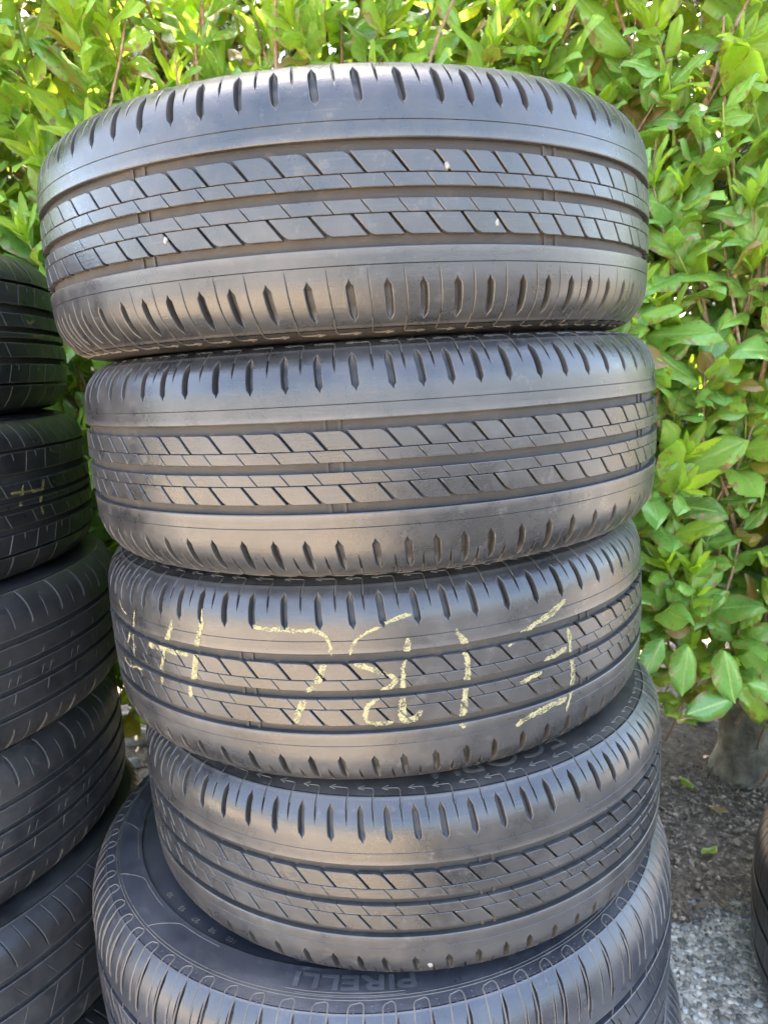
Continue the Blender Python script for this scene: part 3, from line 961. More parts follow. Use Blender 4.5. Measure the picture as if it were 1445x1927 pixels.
def tyre_C(label, loc, R, hw, rz, tilt, seed, chalk=None):
    pit = make_pitches(R, 58, seed, 0.15)
    def ex(t, sf, O, R, hw):
        edge_lines(sf, R, pit, [(0.34, 0.060, 0.087, 0.25, -3), (0.34, 0.031, 0.054, -0.30, 0), (0.83, 0.0475, 0.053, 0.2, 0), (0.34, 0.0045, 0.0195, 0.45, 0),
                                (0.34, -0.030, -0.015, 0.45, 0), (0.34, -0.060, -0.039, -0.35, 0), (0.83, -0.0455, -0.040, 0, 0), (0.34, -0.088, -0.065, -0.1, 3)], 0.0009, 0.00025, M['line_dark'], t, O)
        if chalk:
            gro = [(0.0545, 0.058), (0.02, 0.03), (-0.002, 0.004), (-0.014, -0.009), (-0.0385, -0.031), (-0.0635, -0.061)]
            for q, stroke in enumerate(chalk):
                link('chalk_mark', chalk_mesh('chalk_mark', [stroke], R, hw, gro, rz, M['chalk_faded'], None, 5 + q), t, O)
    return tyre_G('tyre', label, LEFT, loc, R, hw, rz, tilt, ribs_C(R, hw, pit), matsC, 0.006, 0, ex)
CHL2 = [(1.9, [(425.5, 32.2), (420.4, 28.2), (418.6, 24.6), (412.5, 24.0)]), (4.0, [(446.0, 17.1), (444.5, 10.9), (439.4, 4.5), (438.0, -1.7), (435.5, -7.7), (436.1, -12.6), (436.1, -19.9), (437.3, -25.1)]), (3.6, [(440.9, 5.9), (426.2, 6.1), (411.0, 7.2), (401.6, 8.5), (392.5, 9.0)]), (3.8, [(414.0, 16.8), (409.4, 9.1), (406.3, 3.4)]), (2.7, [(405.0, -2.5), (402.1, -7.4), (407.2, -6.1)]), (2.2, [(487.6, -17.3), (489.4, -23.8), (504.9, -23.9)])]
CHL2 = [(w, [(s * 1.035, z) for s, z in p]) for w, p in CHL2]
CHL1 = [(4, [(418, 18), (414, 10), (416, 5)]), (3, [(520, -3), (505, -6), (490, -4)]), (3.5, [(500, 14), (488, 9), (480, 14)])]
tyre_C('topmost black tyre of the left stack, with slanting fine cuts', (CX, CY, 1.122), 0.327, 0.0975, 0.9, (0.0, 0.004), 31, CHL1)
tyre_C('black tyre in the left stack with faded yellow chalk strokes', (CX + 0.003, CY, 0.928), 0.334, 0.0965, 2.1, (0.004, 0.0), 32, CHL2)

def ribs_D(R, hw, pit):
    sl = [cut(0.3, 0.050, 0.088, 0.0022, 0.0045, 0.10, -2.0, 0.12), cut(0.8, 0.052, 0.076, 0.0004, 0.002, 0.10, 0, 0.1)]
    sl2 = [cut(0.3, -0.090, -0.062, 0.0020, 0.0040, -0.12, 1.0, 0.12), cut(0.8, -0.088, -0.060, 0.0005, 0.002, -0.12, 0, 0.1)]
    return [('shoulder_rib', 0.94 * hw, 0.0400, sl, None, pit, 18),
            ('tread_rib', 0.0330, 0.0110, [cut(0.5, 0.0115, 0.018, 0.0004, 0.002, -0.4, edge=0.2)], None, pit, 7),
            ('tread_rib', 0.0050, -0.0150, [cut(0.4, -0.011, -0.003, 0.0004, 0.002, -0.4, edge=0.2), cut(0.65, -0.011, -0.003, 0.0004, 0.002, -0.4, edge=0.2)], None, pit, 7),
            ('tread_rib', -0.0210, -0.0440, [cut(0.5, -0.034, -0.0215, 0.0005, 0.002, -0.3, edge=0.2)], None, pit, 7),
            ('shoulder_rib', -0.0500, -0.94 * hw, sl2, None, pit, 16)]
def tyre_D(label, loc, R, hw, rz, tilt, seed, name='tyre'):
    pit = make_pitches(R, 50, seed, 0.12)
    def ex(t, sf, O, R, hw):
        edge_lines(sf, R, pit, [(0.36, 0.052, 0.088, 0.10, -2), (0.82, 0.053, 0.075, 0.10, 0), (0.36, -0.089, -0.063, -0.12, 1), (0.52, 0.0118, 0.0175, -0.4, 0), (0.42, -0.0105, -0.0035, -0.4, 0), (0.67, -0.0105, -0.0035, -0.4, 0)], 0.0015, 0.0003, M['line_dark'], t, O)
    return tyre_G(name, label, LEFT, loc, R, hw, rz, tilt, ribs_D(R, hw, pit), matsD, 0.005, 0, ex)
tyre_D('bulkiest tyre of the left stack, third from the top, with bold edge slots', (CX, CY, 0.7365), 0.354, 0.095, 0.4, (-0.002, 0.003), 33)
tyre_D('fourth tyre down in the left stack, mostly in deep shade', (CX - 0.002, CY, 0.5450), 0.337, 0.0965, 1.3, (0.0, 0.002), 34)

def ribs_E(R, hw, pit):
    k = hw / 0.1
    a = [cut(0.30, 0.050 * k, 0.092 * k, 0.0011, 0.004, 0.30, -4.0, 0.1), cut(0.78, 0.062 * k, 0.092 * k, 0.0007, 0.003, 0.30, -4.0, 0.12)]
    b = [cut(0.30, -0.092 * k, -0.054 * k, 0.0009, 0.003, -0.3, 4.0, 0.1)]
    return [('shoulder_rib', 0.94 * hw, 0.044 * k, a, None, pit, 18),
            ('tread_rib', 0.036 * k, 0.006 * k, [cut(0.4, 0.008 * k, 0.028 * k, 0.0006, 0.003, 0.6, edge=0.1)], None, pit, 8),
            ('tread_rib', -0.001 * k, -0.040 * k, [cut(0.3, -0.039 * k, -0.003 * k, 0.0006, 0.003, -0.45, edge=0.05)], None, pit, 8),
            ('shoulder_rib', -0.048 * k, -0.94 * hw, b, None, pit, 16)]
def tyre_E(label, group, loc, R, hw, rz, tilt, seed, mats):
    pit = make_pitches(R, 56, seed, 0.12)
    k = hw / 0.1
    def ex(t, sf, O, R, hw):
        edge_lines(sf, R, pit, [(0.33, 0.052 * k, 0.091 * k, 0.30, -4), (0.80, 0.063 * k, 0.091 * k, 0.30, -4), (0.33, -0.091 * k, -0.055 * k, -0.3, 4), (0.42, 0.009 * k, 0.027 * k, 0.6, 0), (0.32, -0.038 * k, -0.004 * k, -0.45, 0)], 0.0015, 0.0003, M['line_dark'], t, O)
    return tyre_G('tyre', label, group, loc, R, hw, rz, tilt, ribs_E(R, hw, pit), mats, 0.005, 0, ex)
tyre_E('dark tyre fifth from the top of the left stack, with paired curved edge cuts', LEFT, (CX + 0.012, CY - 0.005, 0.3465), 0.345, 0.102, 0.2, (0, 0), 35, matsD)
tyre_E('lowest tyre of the left stack, wedged beside the wide grey tyre', LEFT, (CX + 0.008, CY, 0.1222), 0.345, 0.1222, 0.8, (0, 0), 36, matsC)
tyre_E('lone black tyre lying on the concrete at the right edge', 'tyre lying apart on the right', (0.908, 0.93, 0.14), 0.36, 0.14, 0.8, (0, 0), 37, matsC)

# ------------------------------------------------------------------ pebbles wedged in the tread
def pebble_mesh(seed, r, mat, sub=2, squash=(1, 1, 1)):
    import bmesh
    bm = bmesh.new()
    bmesh.ops.create_icosphere(bm, subdivisions=sub, radius=1)
    rg = random.Random(seed)
    ph = [rg.uniform(0, 6) for _ in range(6)]
    for v in bm.verts:
        c = v.co.copy()
        k = 1 + 0.18 * math.sin(2.1 * c.x + ph[0]) * math.sin(2.3 * c.y + ph[1]) + 0.14 * math.sin(3.7 * c.z + ph[2] + c.x * 2)
        v.co = Vector((c.x * squash[0], c.y * squash[1], c.z * squash[2])) * r * k
    me = bpy.data.meshes.new('stone')
    bm.to_mesh(me); bm.free()
    for p in me.polygons: p.use_smooth = True
    me.materials.append(mat)
    return me

def wedge(name, i, s, z, size, label):
    c = TA[i][0]
    r = float(crown(RA, HA, z)) - 0.0006
    th = s / RA
    o = link(name, pebble_mesh(int(abs(s * 7000)), size, M['white_stone'], 2, (0.8, 0.8, 1.2)), None, (c[0] + r * math.sin(th), c[1] - r * math.cos(th), c[2] + z))
    tag(o, label, 'stone', 'small stones wedged in the tyre treads')
def slot_s(i, s_target, z, lower=False):
    """nearest wide slot of a rib to s_target on tyre i (s measured in the world)"""
    rz = TA[i][1]
    if not lower:
        base = (STARTS[:-1] + SLOPE * (RIB_T - z)) + rz * RA
    else:
        base = -(STARTS[:-1]) + 0.021 * RA - SLOPE * (RIB_T + z) + rz * RA
    k = 2 * PI * RA
    d = (base - s_target + k / 2) % k - k / 2
    return s_target + d[np.argmin(np.abs(d))]
z = 0.0165; wedge('stone', 0, slot_s(0, 0.085, z), z, 0.0024, 'white chip wedged in the upper middle rib of the topmost tyre')
z = -0.019; wedge('stone', 0, slot_s(0, -0.125, z, True), z, 0.0022, 'white chip wedged in a lower rib cut, left half of the topmost tyre')
z = -0.022; wedge('stone', 0, slot_s(0, 0.135, z, True), z, 0.0022, 'white chip wedged in a lower rib cut, right half of the topmost tyre')
z = -0.071; wedge('stone', 3, 0.010, z, 0.0033, 'white stone stuck low in the edge of the tyre resting on the wide tyre')

# ------------------------------------------------------------------ ground
def sheet(name, x0, x1, y0, y1, z, nx, ny, mat, amp=0.0, freq=3.0, seed=0, edge=None):
    xs = np.linspace(x0, x1, nx); ys = np.linspace(y0, y1, ny)
    X, Y = np.meshgrid(xs, ys, indexing='ij')
    rg = np.random.default_rng(seed)
    Z = np.full_like(X, z)
    for k in range(7):
        a = rg.uniform(0, 2 * PI); f = freq * 1.7 ** k; p = rg.uniform(0, 6)
        Z += amp / 1.5 ** k * np.sin(f * (X * math.cos(a) + Y * math.sin(a)) + p)
    if edge is not None: Y[:, -1] += edge(xs)
    V = np.stack([X, Y, Z], -1).reshape(-1, 3)
    q = grid_quads(nx, ny)[:, ::-1]
    me = np_mesh(name, V, q, mat, True)
    return tag(link(name, me), kind='structure')
sheet('ground', -150, 150, -150, 150, -0.03, 3, 3, M['soil'])
sheet('soil', -2.6, 2.6, 1.18, 3.2, 0.006, 130, 60, M['soil'], 0.007, 6, 4)
M['warm_bounce'] = simple('warm_bounce_paving', [(0.3, (0.40, 0.31, 0.21)), (0.7, (0.56, 0.45, 0.32))], 25, 0.9, 0.002)
sheet('warm_bounce_ground', -14, 0.05, -16, 0.10, 0.004, 30, 30, M['warm_bounce'])  # added unseen ground, pale and warm to bounce sunlight onto the tyres
M['low_bounce'] = simple('low_bounce', [(0.3, (0.035, 0.035, 0.036)), (0.7, (0.075, 0.074, 0.072))], 90, 0.9, 0.002)
sheet('low_bounce_ground', 0.05, 14, -16, 0.10, 0.004, 30, 30, M['low_bounce'])  # added unseen ground, dark to keep warm bounce off the right side
sheet('pavement', -9, 9, -12, 1.235, 0.0, 120, 40, M['concrete'], 0.0, 3, 0, lambda x: 0.008 * np.sin(x * 9) + 0.005 * np.sin(x * 23 + 1))

def scatter(name, n, region, size, mat, seed, flat, z0, dens=None, flake=False):
    rg = np.random.default_rng(seed)
    x = rg.uniform(region[0], region[1], n); y = rg.uniform(region[2], region[3], n)
    a = rg.uniform(0, 2 * PI, n)
    s = size * np.exp(rg.normal(0, 0.38, n))
    if not flake:
        ph = (1 + 5 ** 0.5) / 2
        v = np.array([(-1, ph, 0), (1, ph, 0), (-1, -ph, 0), (1, -ph, 0), (0, -1, ph), (0, 1, ph), (0, -1, -ph), (0, 1, -ph), (ph, 0, -1), (ph, 0, 1), (-ph, 0, -1), (-ph, 0, 1)], float)
        v /= np.linalg.norm(v[0])
        f = np.array([(0, 11, 5), (0, 5, 1), (0, 1, 7), (0, 7, 10), (0, 10, 11), (1, 5, 9), (5, 11, 4), (11, 10, 2), (10, 7, 6), (7, 1, 8), (3, 9, 4), (3, 4, 2), (3, 2, 6), (3, 6, 8), (3, 8, 9), (4, 9, 5), (2, 4, 11), (6, 2, 10), (8, 6, 7), (9, 8, 1)])
    else:
        v = np.array([(-1, -.4, 0), (-.2, -.55, .2), (1, -.3, .05), (.8, .4, .0), (0, .5, .25), (-.9, .35, .05), (0, 0, .45), (0, 0, -.15)], float)
        f = np.array([(0, 1, 6), (1, 2, 6), (2, 3, 6), (3, 4, 6), (4, 5, 6), (5, 0, 6), (1, 0, 7), (2, 1, 7), (3, 2, 7), (4, 3, 7), (5, 4, 7), (0, 5, 7)])
    jit = 1 + rg.uniform(-0.22, 0.22, (n, len(v), 1))
    sc = np.stack([s * rg.uniform(0.8, 1.5, n), s * rg.uniform(0.6, 1.0, n), s * flat * rg.uniform(0.7, 1.3, n)], -1)
    W = v[None] * jit * sc[:, None, :]
    tx, ty = rg.normal(0, 0.35 if flake else 0.1, n), rg.normal(0, 0.35 if flake else 0.1, n)
    W[..., 2] += W[..., 0] * tx[:, None] + W[..., 1] * ty[:, None]
    ca, sa = np.cos(a)[:, None], np.sin(a)[:, None]
    X = W[..., 0] * ca - W[..., 1] * sa + x[:, None]
    Y = W[..., 0] * sa + W[..., 1] * ca + y[:, None]
    Z = W[..., 2] + z0 + rg.uniform(0, 0.3, n)[:, None] * size * (1 if flake else 0.2)
    V = np.stack([X, Y, Z], -1).reshape(-1, 3)
    T = (f[None] + (np.arange(n) * len(v))[:, None, None]).reshape(-1, 3)
    me = np_mesh(name, V, np.zeros((0, 4)), mat, not flake, None, T)
    c = me.color_attributes.new('tint', 'FLOAT_COLOR', 'POINT')
    t = np.repeat(rg.beta(1.3, 1.9, n), len(v))
    c.data.foreach_set('color', np.stack([t, t, t, np.ones_like(t)], -1).astype(np.float32).ravel())
    return tag(link(name, me), kind='stuff')
scatter('pebbles', 9000, (0.15, 1.25, 0.75, 1.245), 0.0038, M['pebble'], 8, 0.36, 0.0006)
scatter('pebbles', 5000, (-1.1, 0.15, 1.0, 1.245), 0.0042, M['pebble'], 18, 0.45, 0.0006)
scatter('mulch', 15000, (-1.6, 1.7, 1.20, 2.5), 0.0055, M['chip'], 9, 0.5, 0.010, flake=True)
scatter('grit', 6000, (0.2, 1.4, 1.18, 1.7), 0.0032, M['chip'], 19, 0.6, 0.011)

for k, (x, y, r, lab) in enumerate([(0.873, 1.93, 0.036, 'rounded beige stone on the soil under the lowest hedge leaves'), (-0.775, 2.0, 0.045, 'grey green stone in the gap between the two stacks, nearest the middle stack'),
                                    (-0.86, 2.10, 0.040, 'grey stone behind the left stack, half hidden by the black tyres'), (-0.74, 1.86, 0.022, 'small pale stone on the soil between the two stacks')]):
    o = link('stone', pebble_mesh(50 + k, r, M['stone'], 3, (1.2, 0.9, 0.62)), None, (x, y, 0.012 + r * 0.4))
    tag(o, lab, 'stone', 'stones on the soil behind the stacks')

# ------------------------------------------------------------------ hedge
def leaf_template(nu=5, nv=9, fold=0.25, droop=0.3, wav=0.0, pointy=1.0, seed=0, ratio=0.53):
    """unit leaf along +Y, normal +Z: returns verts, uv"""
    rg = np.random.default_rng(seed)
    v = np.linspace(0, 1, nv)
    w = ratio * 0.5 * np.sin(PI * np.clip(v, 0, 1) ** 1.0) ** 0.66
    w = w * (1 - 0.10 * pointy * v ** 4)
    w[0] = 0.010; w[-1] = 0.004
    u = np.linspace(-1, 1, nu)
    p1, p2 = rg.uniform(0, 6, 2)
    V, UV = [], []
    for i in range(nu):
        for j in range(nv):
            x = u[i] * w[j] * (1 + 0.05 * math.sin(v[j] * 19 + p1 + (3 if u[i] > 0 else 0)))
            y = v[j]
            zz = fold * abs(x) - droop * 0.5 * v[j] ** 2 + wav * abs(u[i]) * math.sin(v[j] * 9 + p2 + u[i]) * 0.085 + 0.03 * math.sin(v[j] * 5 + p1 + u[i] * 2.2) - 0.10 * abs(u[i]) ** 3 * ratio * 2
            V.append((x, y, zz)); UV.append((0.5 + 0.5 * u[i] * (0.4 + 0.6 * w[j] / w.max()), v[j]))
    return np.array(V), np.array(UV)
NU, NV = 7, 9
LT = [leaf_template(NU, NV, 0.16, 0.16, 0.6, 1.0, 1), leaf_template(NU, NV, 0.26, 0.40, 0.9, 1.0, 2), leaf_template(NU, NV, 0.08, 0.05, 0.5, 0.8, 3, 0.55), leaf_template(NU, NV, 0.36, 0.6, 1.2, 1.2, 4),
      leaf_template(NU, NV, 0.5, 0.10, 0.3, 1.2, 5, 0.27), leaf_template(NU, NV, 0.6, 0.32, 0.3, 1.2, 6, 0.24), leaf_template(NU, NV, 0.2, -0.15, 0.8, 0.9, 7, 0.5)]
LQ = grid_quads(NU, NV)[:, ::-1]

leaves = []      # (matrix 3x4 columns x,y,z,pos , template, tint, rnd, dry)
stems = []       # (points, radius0, radius1, material key)
rg = random.Random(21)
def hedge_front(x, z):
    """y of the hedge's face: it bulges and hollows, and is undercut at the foot"""
    return 1.40 + 0.055 * math.sin(3.1 * x + 1.2 * z + 0.7) + 0.045 * math.sin(5.3 * z - 2.1 * x) + 0.03 * math.sin(11 * x + 7 * z) + (0.10 * (0.75 - z) ** 2 if z < 0.75 else 0)

def add_leaf(pos, d, n, size, tmpl, tint, rnd, dry):
    y = d.normalized()
    x = y.cross(n)
    if x.length < 1e-4: x = y.orthogonal()
    x.normalize()
    z = x.cross(y)
    leaves.append((np.array([list(x * size), list(y * size), list(z * size), list(pos)]), tmpl, tint, rnd, dry))

def shoot(base, d, L, nleaf, young, inner_shade, detail=True):
    d = d.normalized()
    bend = Vector((rg.uniform(-.25, .25), rg.uniform(-.25, .15), rg.uniform(0.1, .35)))
    pts = []
    for k in range(5):
        f = k / 4
        pts.append(base + d * L * f + bend * L * f * f * 0.6)
    if detail: stems.append((pts, 0.0042 * rg.uniform(0.8, 1.3), 0.0014, 'bark' if inner_shade or rg.random() < 0.55 else 'green_stem'))
    tip_dir = (pts[-1] - pts[-2]).normalized()
    ph = rg.uniform(0, 6.28)
    shade = rg.uniform(-0.10, 0.12)
    for i in range(nleaf):
        f = 0.46 + 0.54 * (i + 0.5) / nleaf
        k = min(3, int(f * 4)); q = f * 4 - k
        p = pts[k].lerp(pts[k + 1], q)
        sd = (pts[k + 1] - pts[k]).normalized()
        ph += 2.4 + rg.uniform(-.4, .4)
        a = sd.orthogonal().normalized(); b = sd.cross(a)
        rad = a * math.cos(ph) + b * math.sin(ph)
        # leaves turn a little towards the light in front of and above the hedge
        rad = (rad + Vector((0, -0.45, 0.05))).normalized()
        op = math.radians(rg.uniform(42, 82)) * (1.0 - 0.35 * f)
        ld = sd * math.cos(op) + rad * math.sin(op)
        ld.z -= rg.uniform(0.0, 0.35)
        nrm = sd - ld * sd.dot(ld)
        nrm = nrm + Vector((rg.uniform(-.35, .35), -0.85 + rg.uniform(-.4, .4), 0.30 + rg.uniform(-.2, .2)))
        size = min(0.135, 0.062 + rg.expovariate(1 / 0.028)) * (1.0 - 0.25 * max(0, f - 0.7))
        tint = (-0.10 if inner_shade else 0.38) + shade + rg.gauss(0, 0.10 if inner_shade else 0.14) + 0.16 * f  # inner leaves tinted near black: interior shade painted in
        add_leaf(p + ld * 0.006, ld, nrm, size, rg.choice([0, 0, 1, 1, 2, 3, 6]), min(1, max(0, tint)) if not inner_shade else max(0.0, min(0.25, tint)), rg.random(), 0.9 if rg.random() < 0.05 else rg.uniform(0, 0.35))
    if young:
        p = pts[-1]
        for i in range(rg.randint(4, 6)):
            ph += 2.4
            a = tip_dir.orthogonal().normalized(); b = tip_dir.cross(a)
            rad = a * math.cos(ph) + b * math.sin(ph)
            op = math.radians(rg.uniform(14, 42))
            ld = tip_dir * math.cos(op) + rad * math.sin(op)
            add_leaf(p + tip_dir * 0.004 * i * 0.5, ld, tip_dir - ld * tip_dir.dot(ld) + Vector((0, -.3, .1)), rg.uniform(0.045, 0.085), rg.choice([4, 5, 4]), rg.uniform(0.72, 1.0), rg.random(), 0.0)

def field(x0, x1, z0, z1, step, depth0, depth1, detail, inner_shade, young_p, ny=None):
    nx = int((x1 - x0) / step); nz = int((z1 - z0) / step)
    for i in range(nx):
        for j in range(nz):
            x = x0 + (i + rg.random()) * step; z = z0 + (j + rg.random()) * step
            y = hedge_front(x, z) + rg.uniform(depth0, depth1)
            d = Vector((rg.uniform(-.55, .55), rg.uniform(-0.8, -0.05), rg.uniform(0.45, 1.2)))
            L = rg.uniform(0.11, 0.22)
            base = Vector((x, y, z)) - d.normalized() * L * 0.75
            shoot(base, d, L, rg.randint(5, 7) if detail else rg.randint(6, 9), (not inner_shade) and rg.random() < young_p, inner_shade, detail)
field(-1.15, 1.25, 0.36, 1.85, 0.084, 0.0, 0.07, True, False, 0.45)
field(-1.15, 1.25, 0.34, 1.85, 0.098, 0.12, 0.26, True, False, 0.25)
field(0.55, 1.25, 0.22, 0.42, 0.080, 0.02, 0.16, True, False, 0.3)
field(-1.5, 1.6, 0.42, 2.20, 0.105, 0.28, 0.46, False, True, 0.0)  # inner layers: shade painted into the tint, tops raised to block sun
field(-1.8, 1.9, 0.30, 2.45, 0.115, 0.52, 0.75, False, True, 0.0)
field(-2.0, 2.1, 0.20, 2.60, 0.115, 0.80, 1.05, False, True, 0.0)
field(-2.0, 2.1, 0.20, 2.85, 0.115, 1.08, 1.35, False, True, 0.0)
# the sides, and added growth above the frame that blocks the sun
field(-2.3, -1.15, 0.4, 3.0, 0.13, 0.0, 0.30, False, False, 0.2)
field(1.25, 2.3, 0.4, 3.0, 0.13, 0.0, 0.30, False, False, 0.2)
field(-1.9, 1.9, 1.76, 2.35, 0.075, -0.10, 0.14, False, False, 0.2)  # extra band out of view, stops sun patches on the wide tyre
for _ in range(2):
    field(-1.9, 1.9, 1.86, 3.12, 0.095, -0.20, -0.06, False, False, 0.2)  # unseen cap, added to keep the tyre tops out of the sun
# the few broad leaves that hang lowest on the right
for (x, z, sz, ax, az, ti) in [(0.545, 0.515, 0.100, -0.10, -1.0, 0.42), (0.612, 0.500, 0.108, 0.22, -1.0, 0.40), (0.640, 0.405, 0.100, -1.0, -0.25, 0.30), (0.660, 0.430, 0.085, 1.0, -0.35, 0.36), (0.500, 0.530, 0.080, -0.5, -0.9, 0.30), (0.70, 0.47, 0.09, 0.4, -1.0, 0.25)]:
    add_leaf(Vector((x, 1.27, z)), Vector((ax, -0.12, az)), Vector((0.1, -1.0, 0.5)), sz, 2, ti, 0.5, 0.1)
# bare upright twigs that show between the leaves
for _ in range(80):
    x = rg.uniform(-1.1, 1.2); z = rg.uniform(0.35, 1.5)
    p = Vector((x, hedge_front(x, z) + rg.uniform(-0.02, 0.10), z)); q = [p]
    dd = Vector((rg.uniform(-.45, .45), rg.uniform(-.25, .1), 1)).normalized()
    for k in range(6):
        dd = (dd + Vector((rg.uniform(-.22, .22), rg.uniform(-.15, .15), rg.uniform(-.05, .15)))).normalized()
        p = p + dd * rg.uniform(0.035, 0.065); q.append(p)
    stems.append((q, rg.uniform(0.003, 0.0058), 0.0018, 'bark'))
hedge = empty('hedge', (0.0, 1.75, 0.0))
tag(hedge, 'dense green laurel hedge with yellow green new shoots behind the tyre stacks', 'hedge')
Minv = Matrix.Translation((0, -1.75, 0))

def tube_batch(items, seg):
    Vs, Qs, b = [], [], 0
    for pts, r0, r1 in items:
        n = len(pts)
        for k, p in enumerate(pts):
            t = (pts[min(k + 1, n - 1)] - pts[max(k - 1, 0)]).normalized()
            x = t.orthogonal().normalized(); y = t.cross(x)
            if k == 0: x0 = x
            x = (x0 - t * x0.dot(t)).normalized(); y = t.cross(x); x0 = x
            r = r0 + (r1 - r0) * k / (n - 1)
            for a in range(seg):
                an = 2 * PI * a / seg
                rr = r * (1 + 0.10 * math.sin(a * 5.1 + k * 3.3) + (0.45 if r1 > 0.012 and k == 0 else 0.16 if r1 > 0.012 and k == 1 else 0))
                Vs.append(p + (x * math.cos(an) + y * math.sin(an)) * rr)
        for k in range(n - 1):
            for a in range(seg):
                a2 = (a + 1) % seg
                Qs.append((b + k * seg + a, b + k * seg + a2, b + (k + 1) * seg + a2, b + (k + 1) * seg + a))
        b += n * seg
    return np.array([list(v) for v in Vs]), np.array(Qs)

# trunks and main branches
def wander(p0, p1, n, amp):
    out = []
    for k in range(n + 1):
        f = k / n
        q = p0.lerp(p1, f)
        if 0 < k: q = q + Vector((rg.uniform(-amp, amp), rg.uniform(-amp, amp) * 0.7, rg.uniform(-amp, amp) * 0.3))
        out.append(q)
    return out
TR = [(0.865, 1.66, 0.055, 0.95, 1.72), (-0.55, 1.85, 0.045, -0.6, 1.8), (-1.12, 1.70, 0.05, -1.0, 1.72), (0.15, 1.85, 0.04, 0.1, 1.8)]
for (x, y, r, x1, y1) in TR:
    pts = [Vector((x, y, -0.03)), Vector((x + 0.004, y, 0.06))] + wander(Vector((x, y, 0.18)), Vector((x1, y1, 1.75)), 7, 0.03)
    V, Q = tube_batch([(pts, r * 1.25, r * 0.45)], 12)
    o = link('trunk', np_mesh('trunk', V, Q, M['trunk'], True), hedge); o.matrix_parent_inverse = Minv
nb = 0
for k in range(46):
    x, y, r, x1, y1 = TR[k % 4]
    f = rg.uniform(0.12, 0.8)
    p0 = Vector((x + (x1 - x) * f, y + (y1 - y) * f, 0.15 + 1.6 * f))
    tx = min(1.25, max(-1.2, p0.x + rg.uniform(-0.55, 0.55))); tz = p0.z + rg.uniform(0.1, 0.55)
    p1 = Vector((tx, hedge_front(tx, tz) + rg.uniform(0.02, 0.18), tz))
    V, Q = tube_batch([(wander(p0, p1, 6, 0.022), rg.uniform(0.007, 0.014), 0.0035)], 7)
    o = link('branch', np_mesh('branch', V, Q, M['bark'], True), hedge); o.matrix_parent_inverse = Minv
for key, nm in (('bark', 'twigs'), ('green_stem', 'green_twigs')):
    V, Q = tube_batch([(p, a, b) for p, a, b, m in stems if m == key], 5)
    o = link(nm, np_mesh(nm, V, Q, M[key], True), hedge); o.matrix_parent_inverse = Minv; o['kind'] = 'stuff'

# leaves: those that show largest become parts one by one, the rest one mass
n = len(leaves)
MAT = np.array([l[0] for l in leaves]); TM = np.array([l[1] for l in leaves])
TV = np.array([t[0] for t in LT])                    # templates, verts, 3
LV = np.einsum('nij,nki->nkj', MAT[:, :3], TV[TM]) + MAT[:, 3][:, None, :]
nvt = NU * NV
allV = LV.reshape(-1, 3)
allQ = (LQ[None] + (np.arange(n) * nvt)[:, None, None]).reshape(-1, 4)
bv = BVHTree.FromPolygons([tuple(v) for v in allV.tolist()], allQ.tolist())
cpos = np.array(CAM_POS); Rn, Un, Fn = np.array(R_), np.array(U_), np.array(F_)
def px(P):
    d = P - cpos; zc = d @ Fn
    return 722.5 + 1369.43 * (d @ Rn) / zc, 963.5 - 1369.43 * (d @ Un) / zc, zc
score = np.zeros(n)
ctr = LV[:, NU // 2 * NV + NV // 2]
cyls = [(c[0][0], c[0][1], RA) for c in TA] + [(-0.022, 0.905, RB), (CX, CY, 0.34)]
zr_ = [(c[0][2] - HA, c[0][2] + HA) for c in TA] + [(0, 0.49), (0, 1.21)]
def hidden(P):
    d = P - cpos
    for (cx, cy, r), (za, zb) in zip(cyls, zr_):
        a = d[0] ** 2 + d[1] ** 2; b = d[0] * (cpos[0] - cx) + d[1] * (cpos[1] - cy); c = (cpos[0] - cx) ** 2 + (cpos[1] - cy) ** 2 - r * r
        D = b * b - a * c
        if D <= 0: continue
        t = (-b - math.sqrt(D)) / a
        if 0 < t < 1 and za <= cpos[2] + d[2] * t <= zb: return True
    return False
for i in range(n):
    X, Y, zc = px(ctr[i])
    if not (-20 < X < 1465 and -20 < Y < 1480) or zc < 0.3: continue
    pj = [px(LV[i, k]) for k in (NU // 2 * NV, NU // 2 * NV + NV - 1, NV // 2, (NU - 1) * NV + NV // 2)]
    area = abs((pj[1][0] - pj[0][0]) * (pj[3][1] - pj[2][1]) - (pj[1][1] - pj[0][1]) * (pj[3][0] - pj[2][0])) * 0.5
    if area < 300: continue
    vis = 0
    for k in (NV + 2, 3 * NV + 4, 5 * NV + 2, 3 * NV + 6, NV + 5, 5 * NV + 5):
        P = LV[i, k]
        if hidden(P): continue
        dv = Vector(P - cpos); L = dv.length
        h = bv.ray_cast(CAM_POS, dv / L, L - 0.0015)
        if h[0] is None: vis += 1
    score[i] = area * vis / 6
order = np.argsort(-score)
big = [int(i) for i in order[:300] if score[i] > 0]
TINT = np.array([[l[2], l[3], l[4], 1.0] for l in leaves], dtype=np.float32)
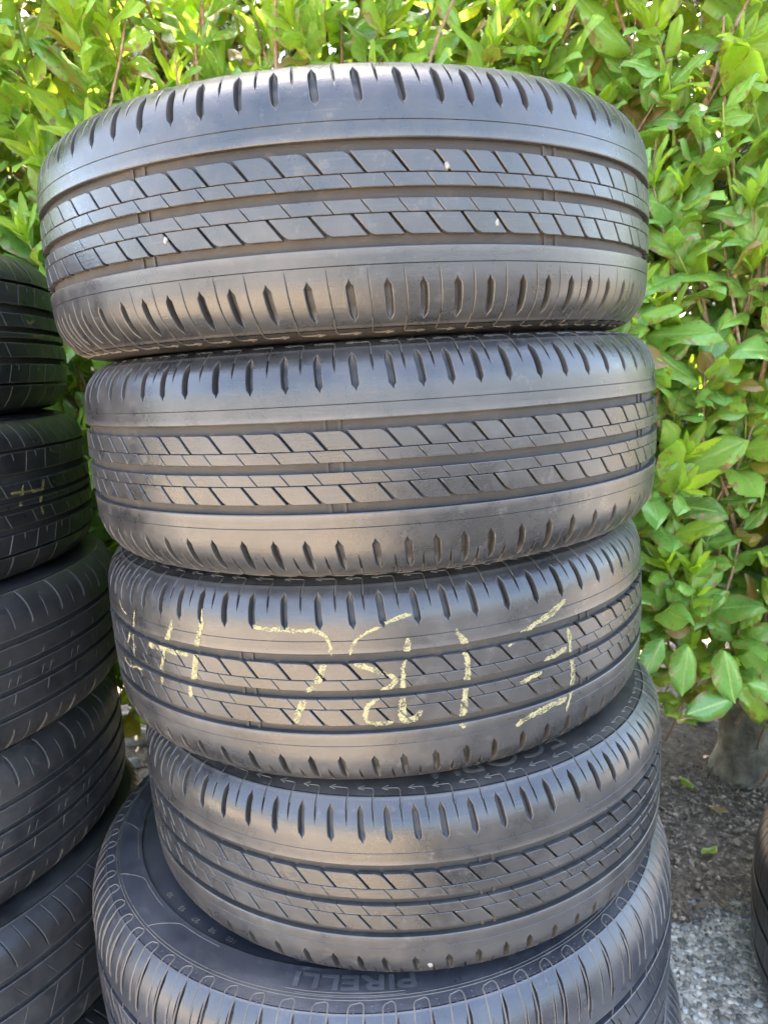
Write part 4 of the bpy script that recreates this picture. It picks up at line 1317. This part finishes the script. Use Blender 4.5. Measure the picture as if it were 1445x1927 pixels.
def finish_leaf_mesh(me, tint_v, uv_v):
    c = me.color_attributes.new('tint', 'FLOAT_COLOR', 'POINT')
    c.data.foreach_set('color', np.ascontiguousarray(tint_v, dtype=np.float32).ravel())
    ul = me.uv_layers.new(name='UVMap')
    li = np.empty(len(me.loops), np.int32); me.loops.foreach_get('vertex_index', li)
    ul.data.foreach_set('uv', np.ascontiguousarray(uv_v[li], dtype=np.float32).ravel())
SHARED = {}
for i in big:
    key = (int(TM[i]), int(min(5, TINT[i, 0] * 6)), int(TINT[i, 2] > 0.6))
    if key not in SHARED:
        me = np_mesh('leaf', TV[key[0]], LQ, M['leaf'], True)
        finish_leaf_mesh(me, np.tile(np.array([(key[1] + 0.5) / 6, 0.5, 0.9 if key[2] else 0.15, 1.0]), (nvt, 1)), LT[key[0]][1])
        SHARED[key] = me
    o = link('leaf', SHARED[key], hedge)
    m = MAT[i]
    o.matrix_parent_inverse = Minv
    o.matrix_basis = Matrix(((m[0][0], m[1][0], m[2][0], m[3][0]), (m[0][1], m[1][1], m[2][1], m[3][1]), (m[0][2], m[1][2], m[2][2], m[3][2]), (0, 0, 0, 1)))
rest = np.setdiff1d(np.arange(n), big)
rv = LV[rest].reshape(-1, 3)
rq = (LQ[None] + (np.arange(len(rest)) * nvt)[:, None, None]).reshape(-1, 4)
me = np_mesh('leaves', rv, rq, M['leaf'], True)
UVT = np.array([t[1] for t in LT])
finish_leaf_mesh(me, np.repeat(TINT[rest], nvt, axis=0), UVT[TM[rest]].reshape(-1, 2))
o = link('leaves', me, hedge); o.matrix_parent_inverse = Minv; o['kind'] = 'stuff'

# a few fallen leaves on the soil
for k, (x, y, a, ti, lab) in enumerate([(0.70, 1.58, 0.4, 5, 'pale green fallen leaf lying on the soil beside the right trunk'), (0.655, 1.36, 2.0, 5, 'small yellow green fallen leaf near the concrete edge'),
                                        (0.735, 1.48, 1.2, 0, 'dry brown fallen leaf halfway between the concrete and the trunk')]):
    me = np_mesh('fallen_leaf', TV[2] * 0.045, LQ, M['leaf'], True)
    finish_leaf_mesh(me, np.tile(np.array([0.85 if ti else 0.2, 0.5, 0.1 if ti else 1.5, 1.0]), (nvt, 1)), LT[2][1])
    o = link('fallen_leaf', me, None, (x, y, 0.022), (0.15, 0.1, a))
    tag(o, lab, 'leaf', 'leaves fallen on the soil')
print('leaves', n, 'parts', len(big), 'objects', len(bpy.data.objects))
